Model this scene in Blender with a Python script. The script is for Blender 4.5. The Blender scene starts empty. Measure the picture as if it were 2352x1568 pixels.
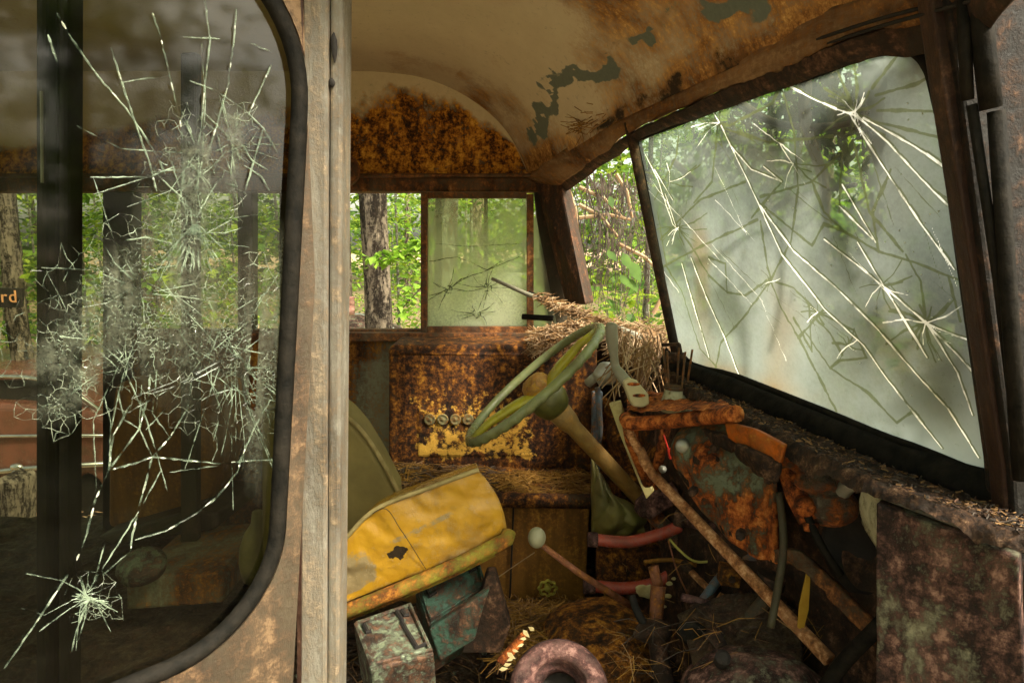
import bpy, math, random
from mathutils import Vector, Matrix, noise
random.seed(7)
R = math.radians
S = bpy.context.scene
COL = S.collection
# ---------------------------------------------------------------- camera, sky, sun
CAMZ = 2.15
PITCH = R(8.8)
cd = bpy.data.cameras.new('camera'); cam = bpy.data.objects.new('camera', cd); COL.objects.link(cam)
cam.location = (0, 0, CAMZ); cam.rotation_euler = (R(90) - PITCH, 0, 0)
cd.lens = 24; cd.sensor_width = 36; cd.clip_start = 0.02; cd.clip_end = 400
S.camera = cam
SUN_EL, SUN_AZ = R(44), R(128)      # azimuth from +Y towards +X
w = bpy.data.worlds.new('World'); S.world = w; w.use_nodes = True
nt = w.node_tree; sky = nt.nodes.new('ShaderNodeTexSky'); sky.sky_type = 'NISHITA'; sky.sun_disc = False
sky.sun_elevation = SUN_EL; sky.sun_rotation = SUN_AZ; sky.dust_density = 4; sky.air_density = 1.0; sky.ozone_density = .6
hs = nt.nodes.new('ShaderNodeHueSaturation'); hs.inputs['Saturation'].default_value = .45
wm = nt.nodes.new('ShaderNodeMix'); wm.data_type = 'RGBA'; wm.blend_type = 'MULTIPLY'; wm.inputs[0].default_value = 1; wm.inputs[7].default_value = (1, .97, .80, 1)
nt.links.new(sky.outputs[0], hs.inputs['Color']); nt.links.new(hs.outputs[0], wm.inputs[6]); nt.links.new(wm.outputs[2], nt.nodes['Background'].inputs[0]); nt.nodes['Background'].inputs[1].default_value = 0.15
sd = bpy.data.lights.new('sun', 'SUN'); sd.energy = 2.2; sd.angle = R(10); sd.color = (1, .91, .76)
sun = bpy.data.objects.new('sun', sd); COL.objects.link(sun)
sdir = Vector((math.sin(SUN_AZ)*math.cos(SUN_EL), math.cos(SUN_AZ)*math.cos(SUN_EL), math.sin(SUN_EL)))
sun.rotation_euler = sdir.to_track_quat('Z', 'Y').to_euler(); sun.location = (0, -5, 12)
S.view_settings.view_transform = 'Standard'; S.view_settings.look = 'None'; S.view_settings.gamma = 1
S.view_settings.exposure = 2.05
S.cycles.use_denoising = True
S.cycles.max_bounces = 10; S.cycles.transparent_max_bounces = 24; S.cycles.diffuse_bounces = 5
S.cycles.sample_clamp_indirect = 8

# ---------------------------------------------------------------- measuring helpers
CAM = Vector((0, 0, CAMZ)); cp, sp = math.cos(PITCH), math.sin(PITCH)
FX = 1568.0
def ray(x, y):
    a = (x-1176)/FX; b = (784-y)/FX
    return Vector((a, cp + b*sp, -sp + b*cp))
def U(x, y, Y):
    d = ray(x, y); return CAM + d*(Y/d.y)
def H(x, y, z):            # z relative to the eye
    d = ray(x, y); return CAM + d*(z/d.z)
def PL(x, y, p0, n):
    d = ray(x, y); return CAM + d*((p0-CAM).dot(n)/d.dot(n))
def px2m(n, Y): return n/FX*Y
def fbm(p, sc=1.0, o=4):
    return noise.fractal(Vector(p)*sc, 1.0, 2.0, o)
def sstep(a, b, x):
    t = min(1, max(0, (x-a)/(b-a))) if a != b else float(x > a)
    return t*t*(3-2*t)
def lerp(a, b, t): return a + (b-a)*t
def smooth_line(pts, n=6):
    pts = [Vector(p) for p in pts]
    if len(pts) < 3: return pts
    out = []
    P = [2*pts[0]-pts[1]] + pts + [2*pts[-1]-pts[-2]]
    for i in range(1, len(P)-2):
        for k in range(n):
            t = k/n
            out.append(0.5*((2*P[i]) + (P[i+1]-P[i-1])*t + (2*P[i-1]-5*P[i]+4*P[i+1]-P[i+2])*t*t + (3*P[i]-P[i-1]-3*P[i+1]+P[i+2])*t**3))
    out.append(pts[-1]); return out

class MB:
    def __init__(s): s.v = []; s.f = []; s.c = []; s.mi = []; s.cur = 0
    def addv(s, p, c=(0, 0, 0)): s.v.append(tuple(p)); s.c.append(c); return len(s.v)-1
    def face(s, ids): s.f.append(tuple(ids)); s.mi.append(s.cur)
    def box8(s, P):      # 4 bottom/front points, 4 opposite
        i = [s.addv(p) for p in P]
        for q in ((0,3,2,1),(4,5,6,7),(0,1,5,4),(1,2,6,5),(2,3,7,6),(3,0,4,7)): s.face([i[k] for k in q])
    def box(s, lo, hi):
        x0,y0,z0 = lo; x1,y1,z1 = hi
        s.box8([(x0,y0,z0),(x1,y0,z0),(x1,y1,z0),(x0,y1,z0),(x0,y0,z1),(x1,y0,z1),(x1,y1,z1),(x0,y1,z1)])
    def pbox(s, x0, y0, x1, y1, Y, dep):     # front face fills the pixel rectangle at depth Y
        q = [U(x0,y1,Y), U(x1,y1,Y), U(x1,y0,Y), U(x0,y0,Y)]
        s.box8(q + [p + Vector((0, dep, 0)) for p in q])
    def ext(s, pts, vec):
        pts = [Vector(p) for p in pts]; vec = Vector(vec)
        a = [s.addv(p) for p in pts]; b = [s.addv(p+vec) for p in pts]; n = len(a)
        s.face(a); s.face(b[::-1])
        for k in range(n): s.face((a[(k+1)%n], a[k], b[k], b[(k+1)%n]))
    def tube(s, pts, r, n=8, cap=True, flat=None, c=(0,0,0)):
        pts = [Vector(p) for p in pts]; m = len(pts)
        if m < 2: return
        rr = r if isinstance(r, (list, tuple)) else [r]*m
        if len(rr) != m: rr = [lerp(rr[0], rr[-1], k/(m-1)) for k in range(m)]
        t = (pts[1]-pts[0]).normalized()
        u = t.orthogonal().normalized() if flat is None else (Vector(flat) - t*t.dot(Vector(flat))).normalized()
        rings = []
        for k in range(m):
            tk = (pts[min(k+1, m-1)] - pts[max(k-1, 0)])
            if tk.length > 1e-9: t = tk.normalized()
            u = u - t*u.dot(t)
            u = u.normalized() if u.length > 1e-6 else t.orthogonal().normalized()
            w_ = t.cross(u)
            asp = .35 if flat is not None else 1
            rings.append([s.addv(pts[k] + (u*math.cos(a)*asp + w_*math.sin(a))*rr[k], c) for a in (2*math.pi*j/n for j in range(n))])
        for k in range(m-1):
            for j in range(n): s.face((rings[k][j], rings[k][(j+1)%n], rings[k+1][(j+1)%n], rings[k+1][j]))
        if cap: s.face(rings[0][::-1]); s.face(rings[-1])
    def loop_tube(s, pts, ru, rv, up, n=10):   # closed tube, elliptical section
        pts = [Vector(p) for p in pts]; m = len(pts); up = Vector(up).normalized(); rings = []
        for k in range(m):
            t = (pts[(k+1)%m]-pts[k-1]).normalized(); a = up; b = t.cross(up).normalized()
            rings.append([s.addv(pts[k] + a*math.cos(q)*ru + b*math.sin(q)*rv) for q in (2*math.pi*j/n for j in range(n))])
        for k in range(m):
            for j in range(n): s.face((rings[k][j], rings[k][(j+1)%n], rings[(k+1)%m][(j+1)%n], rings[(k+1)%m][j]))
    def grid(s, fn, nu, nv, cf=None):
        ids = []
        for i in range(nu+1):
            for j in range(nv+1):
                u, v = i/nu, j/nv; p = fn(u, v); ids.append(s.addv(p, cf(u, v, p) if cf else (0,0,0)))
        for i in range(nu):
            for j in range(nv):
                a = ids[i*(nv+1)+j]; b = ids[(i+1)*(nv+1)+j]; c = ids[(i+1)*(nv+1)+j+1]; d = ids[i*(nv+1)+j+1]
                s.face((a, b, c, d))
    def ell(s, c, rx, ry, rz, M=None, nu=20, nv=12, nz=0, sc=8):
        c = Vector(c); ids = []
        for j in range(nv+1):
            th = math.pi*j/nv; row = []
            for i in range(nu):
                ph = 2*math.pi*i/nu
                d = Vector((math.sin(th)*math.cos(ph)*rx, math.sin(th)*math.sin(ph)*ry, math.cos(th)*rz))
                if M is not None: d = M @ d
                if nz: d *= 1 + nz*fbm(c+d, sc)
                row.append(s.addv(c+d))
            ids.append(row)
        for j in range(nv):
            for i in range(nu): s.face((ids[j][i], ids[j+1][i], ids[j+1][(i+1)%nu], ids[j][(i+1)%nu]))
    def lathe(s, c, ax, prof, n=32, c3=(0,0,0)):      # prof [(along, radius)]
        c = Vector(c); ax = Vector(ax).normalized(); u = ax.orthogonal().normalized(); w_ = ax.cross(u); rings = []
        for (h, r) in prof:
            rings.append([s.addv(c + ax*h + (u*math.cos(a)+w_*math.sin(a))*r, c3) for a in (2*math.pi*j/n for j in range(n))])
        for k in range(len(prof)-1):
            for j in range(n): s.face((rings[k][j], rings[k][(j+1)%n], rings[k+1][(j+1)%n], rings[k+1][j]))
        if prof[0][1] > 1e-5: s.face(rings[0][::-1])
        if prof[-1][1] > 1e-5: s.face(rings[-1])
    def build(s, name, mat, parent=None, smooth=False, bevel=0, solid=0, center=True, seg=2):
        me = bpy.data.meshes.new(name)
        base = Vector((0, 0, 0))
        if parent is not None: base = Vector(parent['_base'])
        elif center and s.v:
            xs = [p[0] for p in s.v]; ys = [p[1] for p in s.v]; zs = [p[2] for p in s.v]
            base = Vector(((min(xs)+max(xs))/2, (min(ys)+max(ys))/2, min(zs)))
        me.from_pydata([(p[0]-base.x, p[1]-base.y, p[2]-base.z) for p in s.v], [], s.f)
        for m in (mat if isinstance(mat, (list, tuple)) else [mat]): me.materials.append(m)
        if any(s.mi): me.polygons.foreach_set('material_index', s.mi)
        if any(c != (0,0,0) for c in s.c):
            at = me.attributes.new('mk', 'FLOAT_COLOR', 'POINT')
            at.data.foreach_set('color', [x for c in s.c for x in (c[0], c[1], c[2], 1)])
        if smooth: me.polygons.foreach_set('use_smooth', [True]*len(me.polygons))
        me.validate(); me.update()
        o = bpy.data.objects.new(name, me); COL.objects.link(o)
        if parent is not None: o.parent = parent; 
        else: o.location = base
        o['_base'] = tuple(base)
        if solid: m = o.modifiers.new('s', 'SOLIDIFY'); m.thickness = solid; m.offset = -1
        if bevel:
            m = o.modifiers.new('b', 'BEVEL'); m.width = bevel; m.segments = seg; m.limit_method = 'ANGLE'; m.angle_limit = R(35)
            m.use_clamp_overlap = True
        return o
def thing(name, label, cat, base, group=None):
    o = bpy.data.objects.new(name, None); COL.objects.link(o); o.empty_display_size = .1
    o.location = base; o['_base'] = tuple(base); o['label'] = label; o['category'] = cat
    if group: o['group'] = group
    return o
def tag(o, label=None, cat=None, group=None, kind=None):
    if label: o['label'] = label
    if cat: o['category'] = cat
    if group: o['group'] = group
    if kind: o['kind'] = kind
    return o
def copy_tree(o, parent=None):
    c = o.copy(); COL.objects.link(c)
    if parent is not None: c.parent = parent
    for ch in [k for k in bpy.data.objects if k.parent == o]: copy_tree(ch, c)
    return c

# ---------------------------------------------------------------- materials
def newmat(name):
    m = bpy.data.materials.new(name); m.use_nodes = True; t = m.node_tree; t.nodes.clear(); return m, t
def N(t, typ, **k):
    n = t.nodes.new(typ)
    for a, b in k.items(): setattr(n, a, b)
    return n
def L(t, a, b): t.links.new(a, b)
def setin(t, sock, v):
    if hasattr(v, 'is_output') or isinstance(v, bpy.types.NodeSocket): t.links.new(v, sock)
    else: sock.default_value = v
def math_(t, op, a, b=0.0, clamp=False):
    n = N(t, 'ShaderNodeMath', operation=op, use_clamp=clamp); setin(t, n.inputs[0], a); setin(t, n.inputs[1], b); return n.outputs[0]
def nz_(t, vec, sc, det=6, ro=.6, dist=0):
    n = N(t, 'ShaderNodeTexNoise'); L(t, vec, n.inputs['Vector']); n.inputs['Scale'].default_value = sc
    n.inputs['Detail'].default_value = det; n.inputs['Roughness'].default_value = ro; n.inputs['Distortion'].default_value = dist
    return n.outputs[0]
def ramp_(t, fac, stops):
    n = N(t, 'ShaderNodeValToRGB'); L(t, fac, n.inputs[0]); e = n.color_ramp.elements
    e[0].position = stops[0][0]; e[0].color = (*stops[0][1], 1); e[1].position = stops[-1][0]; e[1].color = (*stops[-1][1], 1)
    for p, c in stops[1:-1]: q = e.new(p); q.color = (*c, 1)
    return n.outputs[0]
def mix_(t, f, a, b):
    n = N(t, 'ShaderNodeMix', data_type='RGBA'); setin(t, n.inputs[0], f)
    for i, v in ((6, a), (7, b)):
        if isinstance(v, tuple): v = (*v[:3], 1)
        setin(t, n.inputs[i], v)
    return n.outputs[2]
RUST = [(0.28, (.010,.005,.003)), (.40, (.050,.018,.006)), (.52, (.16,.055,.010)), (.64, (.36,.14,.018)), (.78, (.55,.27,.04))]
DARKR = [(0.28, (.008,.006,.005)), (.45, (.03,.018,.012)), (.6, (.09,.045,.025)), (.75, (.22,.12,.07))]
PURP = [(0.28, (.012,.006,.006)), (.45, (.06,.024,.022)), (.6, (.20,.085,.07)), (.75, (.42,.24,.20))]
ORNG = [(0.28, (.03,.008,.003)), (.42, (.17,.04,.008)), (.55, (.46,.12,.02)), (.7, (.70,.26,.06)), (.8, (.85,.5,.25))]
def rustmat(name, paint, paint2=None, rust=RUST, bias=0.0, con=6.0, s=6.0, bump=.6, rough=.75, metal=0.0, stretch=(1,1,1), alt=(.10,.14,.12), fine=60.0, dirt=.5, spec=.3, bdist=.006):
    m, t = newmat(name)
    tc = N(t, 'ShaderNodeTexCoord'); mp = N(t, 'ShaderNodeMapping'); L(t, tc.outputs['Object'], mp.inputs[0]); mp.inputs['Scale'].default_value = stretch
    v = mp.outputs[0]; v0 = tc.outputs['Object']
    at = N(t, 'ShaderNodeAttribute', attribute_name='mk'); sep = N(t, 'ShaderNodeSeparateColor'); L(t, at.outputs['Color'], sep.inputs[0])
    n1 = nz_(t, v, s, 8, .68, .3); n2 = nz_(t, v0, fine, 8, .8); n3 = nz_(t, v, s*3.1, 8, .7, .2)
    a = math_(t, 'ADD', math_(t, 'MULTIPLY', n1, .55), math_(t, 'MULTIPLY', n3, .3)); a = math_(t, 'ADD', a, math_(t, 'MULTIPLY', math_(t, 'SUBTRACT', n2, .5), .45)); a = math_(t, 'ADD', a, .075)
    f = math_(t, 'ADD', math_(t, 'MULTIPLY', math_(t, 'SUBTRACT', a, .5), con), bias + .5)
    f = math_(t, 'ADD', f, math_(t, 'MULTIPLY', sep.outputs[0], 1.0), True)
    mv = N(t, 'ShaderNodeMapping'); L(t, v0, mv.inputs[0]); mv.inputs['Scale'].default_value = (1, 1, .12)
    n4 = nz_(t, mv.outputs[0], fine*.45, 4, .6)
    rc = math_(t, 'ADD', math_(t, 'MULTIPLY', n3, .34), math_(t, 'MULTIPLY', n2, .46)); rc = math_(t, 'ADD', rc, math_(t, 'MULTIPLY', n4, .20))
    rc = math_(t, 'ADD', math_(t, 'MULTIPLY', math_(t, 'SUBTRACT', rc, .5), 2.5), .49)
    rustc = ramp_(t, rc, rust)
    pa = mix_(t, n3, paint, paint2 or tuple(c*.6 for c in paint))
    sp_ = math_(t, 'MULTIPLY', math_(t, 'SUBTRACT', math_(t, 'ADD', math_(t, 'MULTIPLY', n2, .7), math_(t, 'MULTIPLY', n4, .3)), .56), 8, True)
    pa = mix_(t, math_(t, 'MULTIPLY', sp_, dirt), pa, tuple(c*.15 for c in paint))
    g = math_(t, 'MULTIPLY', math_(t, 'ADD', math_(t, 'SUBTRACT', sep.outputs[1], .5), math_(t, 'ADD', math_(t, 'MULTIPLY', math_(t, 'SUBTRACT', n3, .5), 1.2), math_(t, 'MULTIPLY', math_(t, 'SUBTRACT', n2, .5), 1.3))), 5)
    g = math_(t, 'ADD', g, 0, True)
    col = mix_(t, f, pa, rustc)
    col = mix_(t, g, col, mix_(t, n2, tuple(c*.4 for c in alt), alt))
    b_ = math_(t, 'ADD', math_(t, 'MULTIPLY', math_(t, 'ADD', math_(t, 'SUBTRACT', sep.outputs[2], .5), math_(t, 'ADD', math_(t, 'MULTIPLY', math_(t, 'SUBTRACT', n3, .5), 1.6), math_(t, 'MULTIPLY', math_(t, 'SUBTRACT', n2, .5), 1.3))), 3), 0, True)
    col = mix_(t, b_, col, mix_(t, n2, (.004,.003,.002), (.05,.03,.015)))
    bs = N(t, 'ShaderNodeBsdfPrincipled'); L(t, col, bs.inputs['Base Color'])
    rg = math_(t, 'ADD', math_(t, 'MULTIPLY', f, .25), rough-.2, True); L(t, rg, bs.inputs['Roughness'])
    bs.inputs['Metallic'].default_value = metal; bs.inputs['Specular IOR Level'].default_value = spec
    bp = N(t, 'ShaderNodeBump'); bp.inputs['Strength'].default_value = bump; bp.inputs['Distance'].default_value = bdist
    hh = math_(t, 'ADD', math_(t, 'MULTIPLY', n3, 1.0), math_(t, 'MULTIPLY', math_(t, 'MULTIPLY', n2, f), .7)); L(t, hh, bp.inputs['Height'])
    L(t, bp.outputs[0], bs.inputs['Normal'])
    o = N(t, 'ShaderNodeOutputMaterial'); L(t, bs.outputs[0], o.inputs[0]); return m
def plain(name, a, b=None, sc=20, rough=.6, metal=0, bump=.3, spec=.4, trans=0, det=6, stretch=(1,1,1), lo=.35, hi=.65):
    m, t = newmat(name); tc = N(t, 'ShaderNodeTexCoord'); mp = N(t, 'ShaderNodeMapping'); L(t, tc.outputs['Object'], mp.inputs[0]); mp.inputs['Scale'].default_value = stretch
    n = nz_(t, mp.outputs[0], sc, det, .65); c = ramp_(t, n, [(lo, a), (hi, b or tuple(x*.5 for x in a))])
    bs = N(t, 'ShaderNodeBsdfPrincipled'); L(t, c, bs.inputs['Base Color']); bs.inputs['Roughness'].default_value = rough
    bs.inputs['Metallic'].default_value = metal; bs.inputs['Specular IOR Level'].default_value = spec
    bp = N(t, 'ShaderNodeBump'); bp.inputs['Strength'].default_value = bump; bp.inputs['Distance'].default_value = .004; L(t, n, bp.inputs['Height']); L(t, bp.outputs[0], bs.inputs['Normal'])
    o = N(t, 'ShaderNodeOutputMaterial')
    if trans:
        tr = N(t, 'ShaderNodeBsdfTranslucent'); L(t, c, tr.inputs[0]); mx = N(t, 'ShaderNodeMixShader'); mx.inputs[0].default_value = trans
        L(t, bs.outputs[0], mx.inputs[1]); L(t, tr.outputs[0], mx.inputs[2]); L(t, mx.outputs[0], o.inputs[0])
    else: L(t, bs.outputs[0], o.inputs[0])
    return m
def glassmat(name, milk, tint, milkcol, var=.3, sc=6, gloss=.08, stretch=(1,1,1), alt=(.25,.14,.03), cracks=False):
    # dirty safety glass: clear part lets the view through, the milky part scatters daylight.  mk.R = clearer, mk.G = stained, mk.B = milkier
    m, t = newmat(name); tc = N(t, 'ShaderNodeTexCoord'); mp = N(t, 'ShaderNodeMapping'); L(t, tc.outputs['Object'], mp.inputs[0]); mp.inputs['Scale'].default_value = stretch
    n = nz_(t, mp.outputs[0], sc, 6, .6); n2 = nz_(t, tc.outputs['Object'], 90, 4, .7)
    at = N(t, 'ShaderNodeAttribute', attribute_name='mk'); sep = N(t, 'ShaderNodeSeparateColor'); L(t, at.outputs['Color'], sep.inputs[0])
    f = math_(t, 'ADD', milk, math_(t, 'MULTIPLY', math_(t, 'SUBTRACT', n, .5), var*2)); f = math_(t, 'SUBTRACT', f, sep.outputs[0])
    f = math_(t, 'ADD', f, math_(t, 'MULTIPLY', math_(t, 'SUBTRACT', n2, .5), var*.5)); f = math_(t, 'ADD', f, math_(t, 'MULTIPLY', sep.outputs[2], math_(t, 'ADD', math_(t, 'MULTIPLY', math_(t, 'SUBTRACT', nz_(t, tc.outputs['Object'], 130, 3, .8), .5), 4), 1)), True)
    tp = N(t, 'ShaderNodeBsdfTransparent'); tp.inputs[0].default_value = (*tint, 1)
    tr = N(t, 'ShaderNodeBsdfTranslucent'); df = N(t, 'ShaderNodeBsdfDiffuse')
    mc = mix_(t, sep.outputs[1], milkcol, alt); mc = mix_(t, math_(t, 'MULTIPLY', n2, .35), mc, tuple(c*.55 for c in milkcol))
    L(t, mc, tr.inputs[0]); L(t, mc, df.inputs[0])
    m0 = N(t, 'ShaderNodeMixShader'); m0.inputs[0].default_value = .18; L(t, tr.outputs[0], m0.inputs[1]); L(t, df.outputs[0], m0.inputs[2])
    m1 = N(t, 'ShaderNodeMixShader'); L(t, f, m1.inputs[0]); L(t, tp.outputs[0], m1.inputs[1]); L(t, m0.outputs[0], m1.inputs[2])
    if cracks:
        ac = N(t, 'ShaderNodeAttribute', attribute_name='ck'); sc_ = N(t, 'ShaderNodeSeparateColor'); L(t, ac.outputs['Color'], sc_.inputs[0])
        fd = math_(t, 'MULTIPLY', math_(t, 'SUBTRACT', sc_.outputs[1], .5), 5, True); fb = math_(t, 'MULTIPLY', math_(t, 'MULTIPLY', math_(t, 'SUBTRACT', sc_.outputs[0], .5), 5, True), math_(t, 'MULTIPLY', math_(t, 'SUBTRACT', nz_(t, tc.outputs['Object'], 26, 3, .7), .30), 5, True))
        dk = N(t, 'ShaderNodeBsdfTranslucent'); L(t, mix_(t, n2, (.03,.04,.012), (.16,.185,.08)), dk.inputs[0]); br = N(t, 'ShaderNodeBsdfTranslucent'); br.inputs[0].default_value = (1, 1, .94, 1)
        md = N(t, 'ShaderNodeMixShader'); L(t, math_(t, 'MULTIPLY', fd, .78), md.inputs[0]); L(t, m1.outputs[0], md.inputs[1]); L(t, dk.outputs[0], md.inputs[2])
        m1 = N(t, 'ShaderNodeMixShader'); L(t, fb, m1.inputs[0]); L(t, md.outputs[0], m1.inputs[1]); L(t, br.outputs[0], m1.inputs[2])
    gl = N(t, 'ShaderNodeBsdfGlossy'); gl.inputs['Roughness'].default_value = .06; lw = N(t, 'ShaderNodeFresnel'); lw.inputs[0].default_value = 1.5
    m2 = N(t, 'ShaderNodeMixShader'); L(t, math_(t, 'MULTIPLY', lw.outputs[0], gloss*12, True), m2.inputs[0]); L(t, m1.outputs[0], m2.inputs[1]); L(t, gl.outputs[0], m2.inputs[2])
    o = N(t, 'ShaderNodeOutputMaterial'); L(t, m2.outputs[0], o.inputs[0]); return m
def crackmat(name, a, b, t_=.5, rough=.25, sc=70):
    m, t = newmat(name); tc = N(t, 'ShaderNodeTexCoord'); n = nz_(t, tc.outputs['Object'], sc, 4, .7); c = ramp_(t, n, [(.40, b), (.60, a)])
    bs = N(t, 'ShaderNodeBsdfPrincipled'); L(t, c, bs.inputs['Base Color']); bs.inputs['Roughness'].default_value = rough; bs.inputs['Specular IOR Level'].default_value = .8
    tr = N(t, 'ShaderNodeBsdfTranslucent'); L(t, c, tr.inputs[0])
    m1 = N(t, 'ShaderNodeMixShader'); m1.inputs[0].default_value = .5; L(t, bs.outputs[0], m1.inputs[1]); L(t, tr.outputs[0], m1.inputs[2])
    tp = N(t, 'ShaderNodeBsdfTransparent'); m2 = N(t, 'ShaderNodeMixShader'); L(t, math_(t, 'ADD', math_(t, 'MULTIPLY', math_(t, 'SUBTRACT', n, .5), 3), t_, True), m2.inputs[0])
    L(t, tp.outputs[0], m2.inputs[1]); L(t, m1.outputs[0], m2.inputs[2]); o = N(t, 'ShaderNodeOutputMaterial'); L(t, m2.outputs[0], o.inputs[0]); return m

M_roof = rustmat('peeling_cream_roof_paint', (.78,.70,.50), (.58,.49,.31), bias=-.60, con=4.5, s=4.5, stretch=(1,.55,1), fine=110, bump=.25, alt=(.22,.27,.22), dirt=.7,
                 rust=[(0.26,(.05,.02,.006)),(.42,(.20,.085,.022)),(.56,(.42,.21,.06)),(.7,(.66,.40,.13)),(.8,(.75,.55,.25))])
M_end = rustmat('rusted_arch_panel', (.80,.69,.45), (.6,.5,.28), bias=-1.0, con=4, s=13, fine=85, bump=.6,
                rust=[(0.28,(.015,.006,.002)),(.40,(.08,.028,.005)),(.50,(.36,.13,.012)),(.62,(.68,.32,.03)),(.78,(.88,.52,.08))])
M_wall = rustmat('rusty_wall_paint', (.36,.36,.24), (.26,.24,.14), bias=.1, con=6, s=5, stretch=(1,1,.35), fine=80)
M_olive = rustmat('dull_olive_wall', (.06,.055,.03), (.04,.035,.02), bias=-.4, con=4, s=4, rust=DARKR)
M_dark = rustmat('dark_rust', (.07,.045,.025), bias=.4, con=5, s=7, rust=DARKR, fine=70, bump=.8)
M_beam = rustmat('brown_rust_beam', (.22,.16,.09), (.12,.08,.045), bias=.35, con=4, s=8, fine=80, bump=.7,
                 rust=[(0.28,(.012,.006,.003)),(.42,(.06,.024,.009)),(.56,(.17,.065,.02)),(.7,(.33,.14,.04)),(.82,(.45,.26,.12))])
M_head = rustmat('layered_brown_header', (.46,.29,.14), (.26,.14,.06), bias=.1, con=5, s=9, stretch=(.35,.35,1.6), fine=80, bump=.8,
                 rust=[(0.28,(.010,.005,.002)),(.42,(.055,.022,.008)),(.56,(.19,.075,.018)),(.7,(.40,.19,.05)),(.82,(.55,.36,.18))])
M_inst = rustmat('orange_rust_housing', (.20,.12,.05), bias=.6, con=4, s=13, rust=[(0.30,(.006,.003,.001)), (.44, (.035,.012,.004)), (.56, (.14,.048,.008)), (.68, (.36,.14,.015)), (.82, (.62,.32,.04))], fine=75, bump=.8, alt=(.92,.52,.08))  # alt: orange rust, brightened to stand in for missing sunlight on the plate
M_hump = rustmat('dull_orange_hump', (.12,.06,.02), bias=.5, con=4, s=14, fine=60, bump=1.0, bdist=.012, rust=[(0.28,(.012,.006,.002)),(.42,(.08,.03,.006)),(.55,(.28,.10,.012)),(.72,(.6,.27,.03))])
M_plate = rustmat('bright_rust_plate', (.55,.42,.12), (.40,.26,.06), bias=.05, con=7, s=22, fine=90,
                  rust=[(0.28,(.03,.010,.003)),(.42,(.16,.05,.008)),(.54,(.50,.20,.02)),(.68,(.80,.45,.07))])
M_door = rustmat('stained_door_paint', (.12,.095,.06), (.05,.038,.025), bias=.15, con=5, s=6, stretch=(1,1,.3), fine=60, bump=.5, rough=.6,
                 rust=[(0.28,(.010,.007,.005)),(.42,(.04,.024,.014)),(.56,(.11,.065,.035)),(.7,(.22,.14,.075))])
M_post = rustmat('weathered_cream_post', (.36,.34,.28), (.12,.105,.08), bias=-.05, con=5, s=9, stretch=(1.4,1.4,.30), fine=70, bump=.5, rough=.55,
                 rust=[(0.28,(.012,.010,.008)),(.42,(.055,.040,.026)),(.56,(.16,.115,.07)),(.7,(.34,.26,.17))])
M_pil = rustmat('near_black_rust', (.05,.03,.018), (.03,.02,.012), bias=.1, con=5, s=12, rust=[(0.28,(.006,.004,.003)),(.46,(.03,.013,.007)),(.6,(.11,.045,.02)),(.75,(.25,.11,.05))], fine=70, stretch=(1,1,.3))
M_black = plain('old_black_rubber', (.006,.006,.005), (.020,.017,.013), sc=40, rough=.7, bump=.8, spec=.08)
M_void = plain('sooty_black_steel', (.008,.007,.006), (.022,.017,.013), sc=18, rough=.8, bump=.7)
M_jamb = rustmat('black_flaking_jamb', (.014,.012,.010), bias=-.35, con=5, s=14, rust=DARKR, fine=60)
M_strip = rustmat('red_brown_strip', (.06,.026,.017), (.03,.014,.009), bias=-.1, con=3, s=18, stretch=(1,1,.2), rust=DARKR, rough=.55)
M_step = rustmat('mottled_purple_steel', (.34,.35,.22), (.20,.16,.12), bias=.50, con=8, s=15, rust=[(0.30,(.006,.004,.003)),(.45,(.026,.013,.010)),(.58,(.11,.055,.042)),(.74,(.34,.20,.15))], fine=45, bump=.8, stretch=(1,1,.6))
M_dash = rustmat('green_paint_peeling_to_orange', (.20,.215,.13), (.10,.12,.075), bias=-.3, con=9, s=9, rust=ORNG, fine=60, bump=1.0, stretch=(1,1,.6), bdist=.01)
M_orange = rustmat('orange_scale_rust', (.5,.2,.06), bias=.9, con=3, s=10, rust=ORNG, fine=80, bump=.9)
M_orpl = rustmat('orange_primer_patch', (.55,.13,.008), (.36,.08,.006), bias=-.25, con=6, s=26, fine=80, rough=.6)
M_ledge = rustmat('crumbling_debris_ledge', (.16,.10,.06), bias=.5, con=4, s=20, fine=55, bump=1.0, bdist=.02,
                  rust=[(0.30,(.006,.004,.002)),(.45,(.035,.018,.009)),(.58,(.11,.055,.026)),(.70,(.26,.15,.08)),(.82,(.5,.36,.24))])
M_floor = rustmat('littered_rusty_floor', (.24,.16,.085), (.10,.07,.04), bias=.2, con=6, s=24, fine=70, bump=1.0, bdist=.02, rust=DARKR)
M_eng = rustmat('brown_engine_cover', (.34,.155,.022), (.17,.09,.016), bias=.15, con=4, s=6, stretch=(1,1,.4), fine=90, bump=.35,
                rust=[(0.28,(.03,.013,.004)),(.45,(.13,.05,.012)),(.6,(.30,.13,.02)),(.75,(.50,.25,.035))])
M_seat = rustmat('yellow_ochre_vinyl', (.52,.30,.020), (.34,.16,.012), bias=-.35, con=5, s=6.0, fine=45, bump=.25, rough=.42, spec=.5, dirt=.25, alt=(.36,.27,.13),
                 rust=[(0.28,(.07,.04,.012)),(.45,(.16,.095,.03)),(.6,(.28,.18,.07)),(.75,(.36,.27,.13))])
M_seatb = plain('olive_cloth_seat_back', (.24,.19,.06), (.16,.125,.04), sc=9, rough=.7, bump=.3)
M_rail = rustmat('yellow_green_rail', (.40,.34,.03), (.24,.25,.03), bias=.3, con=5, s=14, fine=60, bump=.6)
M_pip = plain('cream_piping', (.34,.27,.11), (.22,.17,.06), sc=40)
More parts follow.
